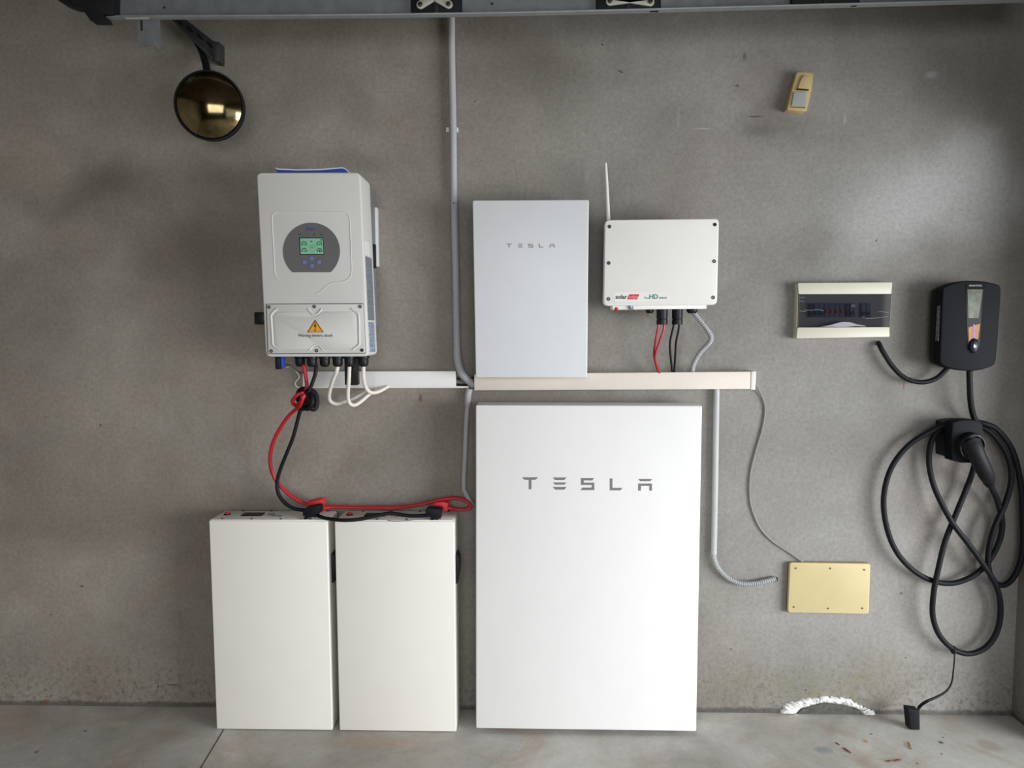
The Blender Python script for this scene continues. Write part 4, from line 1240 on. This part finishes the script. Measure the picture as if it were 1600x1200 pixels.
# ------------------------------------------------------------------ plaster repair at the foot of the wall
outer = [(1217, 1116), (1221, 1110), (1226, 1102), (1236, 1097), (1247, 1093.8), (1262, 1091.5), (1275, 1090.8), (1287, 1088.6), (1303, 1089), (1318, 1090.4), (1330, 1094.5), (1340, 1099.5), (1350, 1106), (1358, 1108), (1366, 1113), (1370, 1117)]
inn = [(1243, 1116), (1246, 1114), (1249, 1110.5), (1254, 1107), (1262, 1104.6), (1272, 1101.5), (1282, 1099.2), (1290, 1098.5), (1303, 1100), (1316, 1101.6), (1326, 1104), (1336, 1107), (1342, 1109), (1345, 1112), (1347, 1115), (1347.5, 1117)]
m = MB()
ring = []
K = 7
PN = 5
o2, i2 = [], []
for k in range(len(outer) - 1):
    for j in range(PN):
        a = j / PN
        o2.append(Vector(outer[k]).lerp(Vector(outer[k + 1]), a))
        i2.append(Vector(inn[k]).lerp(Vector(inn[k + 1]), a))
o2.append(Vector(outer[-1]))
i2.append(Vector(inn[-1]))
for k in range(len(o2)):
    jo = Vector((random.uniform(-1.6, 1.6), random.uniform(-1.4, 1.4)))
    ji = Vector((random.uniform(-1, 1), random.uniform(-.8, .8)))
    row = []
    for j in range(K):
        u = j / (K - 1)
        pp = (o2[k] + jo).lerp(i2[k] + ji, u)
        hgt = 0.013 * math.sin(math.pi * min(1, u * .97 + .015)) ** .6 * random.uniform(.55, 1.25) + .001
        v = P(pp.x, pp.y, -hgt)
        if v.z < 0.001:
            v.z = 0.001
        row.append(m.bm.verts.new(v if 0 < j < K - 1 else Vector((v.x, 0.001, v.z))))
    ring.append(row)
fs = []
for A, B in zip(ring[:-1], ring[1:]):
    for j in range(K - 1):
        fs.append(m.bm.faces.new((A[j], A[j + 1], B[j + 1], B[j])))
bmesh.ops.recalc_face_normals(m.bm, faces=fs)
t = thing('wall_repair', 'arched smear of rough white plaster around grey mortar where wall meets floor', 'plaster repair', tuple(P(1295, 1117, 0)))
po = m.obj('plaster_ridge', M_PLASTER, t, sharp=60)
m = MB()
pin = [P(x, y) for x, y in [(1244, 1119)] + inn[1:-1] + [(1347, 1119)]]
for v in pin:
    v.z = max(v.z, 0.0005)
m.prism(pin, -0.005, 0.001, .002)
m.obj('mortar_fill', M_PATCH, t)

# ------------------------------------------------------------------ leaf litter on the floor
def leaf(pts, w, mat, label):
    c = [PZ(x, y) for x, y in pts]
    bm_ = MB()
    L, R_ = [], []
    n = len(c)
    for i in range(n):
        d = (c[min(n - 1, i + 1)] - c[max(0, i - 1)]).normalized()
        s_ = Vector((-d.y, d.x, 0))
        ww = w * math.sin(math.pi * (0.12 + 0.76 * i / (n - 1)))
        z = .002 + .002 * math.sin(i * 1.3)
        L.append(c[i] + s_ * ww + Vector((0, 0, z + .0015)))
        R_.append(c[i] - s_ * ww + Vector((0, 0, z)))
    for i in range(n - 1):
        bm_.hexa([L[i], L[i + 1], R_[i + 1], R_[i]] + [v - Vector((0, 0, .0012)) for v in (L[i], L[i + 1], R_[i + 1], R_[i])])
    o = bm_.obj('dried_leaf', mat)
    tag(o, label, 'leaf', 'dried leaf fragments on the floor')


leaf([(1316.5, 1169), (1322, 1173), (1326, 1175.5), (1330, 1177)], .0035, M_LEAFR, 'reddish brown sliver of leaf on the floor, largest of the fragments')
leaf([(1305, 1161), (1308, 1163.5), (1311.5, 1165.5)], .0022, M_LEAFR, 'tiny brown leaf scrap next to the largest leaf sliver')
leaf([(1396.5, 1190), (1402, 1189), (1408, 1188.8)], .0034, M_LEAFR, 'red-brown leaf fragment close to the lower picture edge')
leaf([(1385, 1190.5), (1389, 1190.6), (1393, 1190.3)], .0026, M_LEAFR, 'small red-brown scrap left of the leaf fragment at the lower picture edge')
leaf([(1418.5, 1160), (1420, 1165), (1421, 1169), (1424.5, 1171.5)], .0042, M_LEAFO, 'ochre leaf fragment on the floor in front of the plug cap')
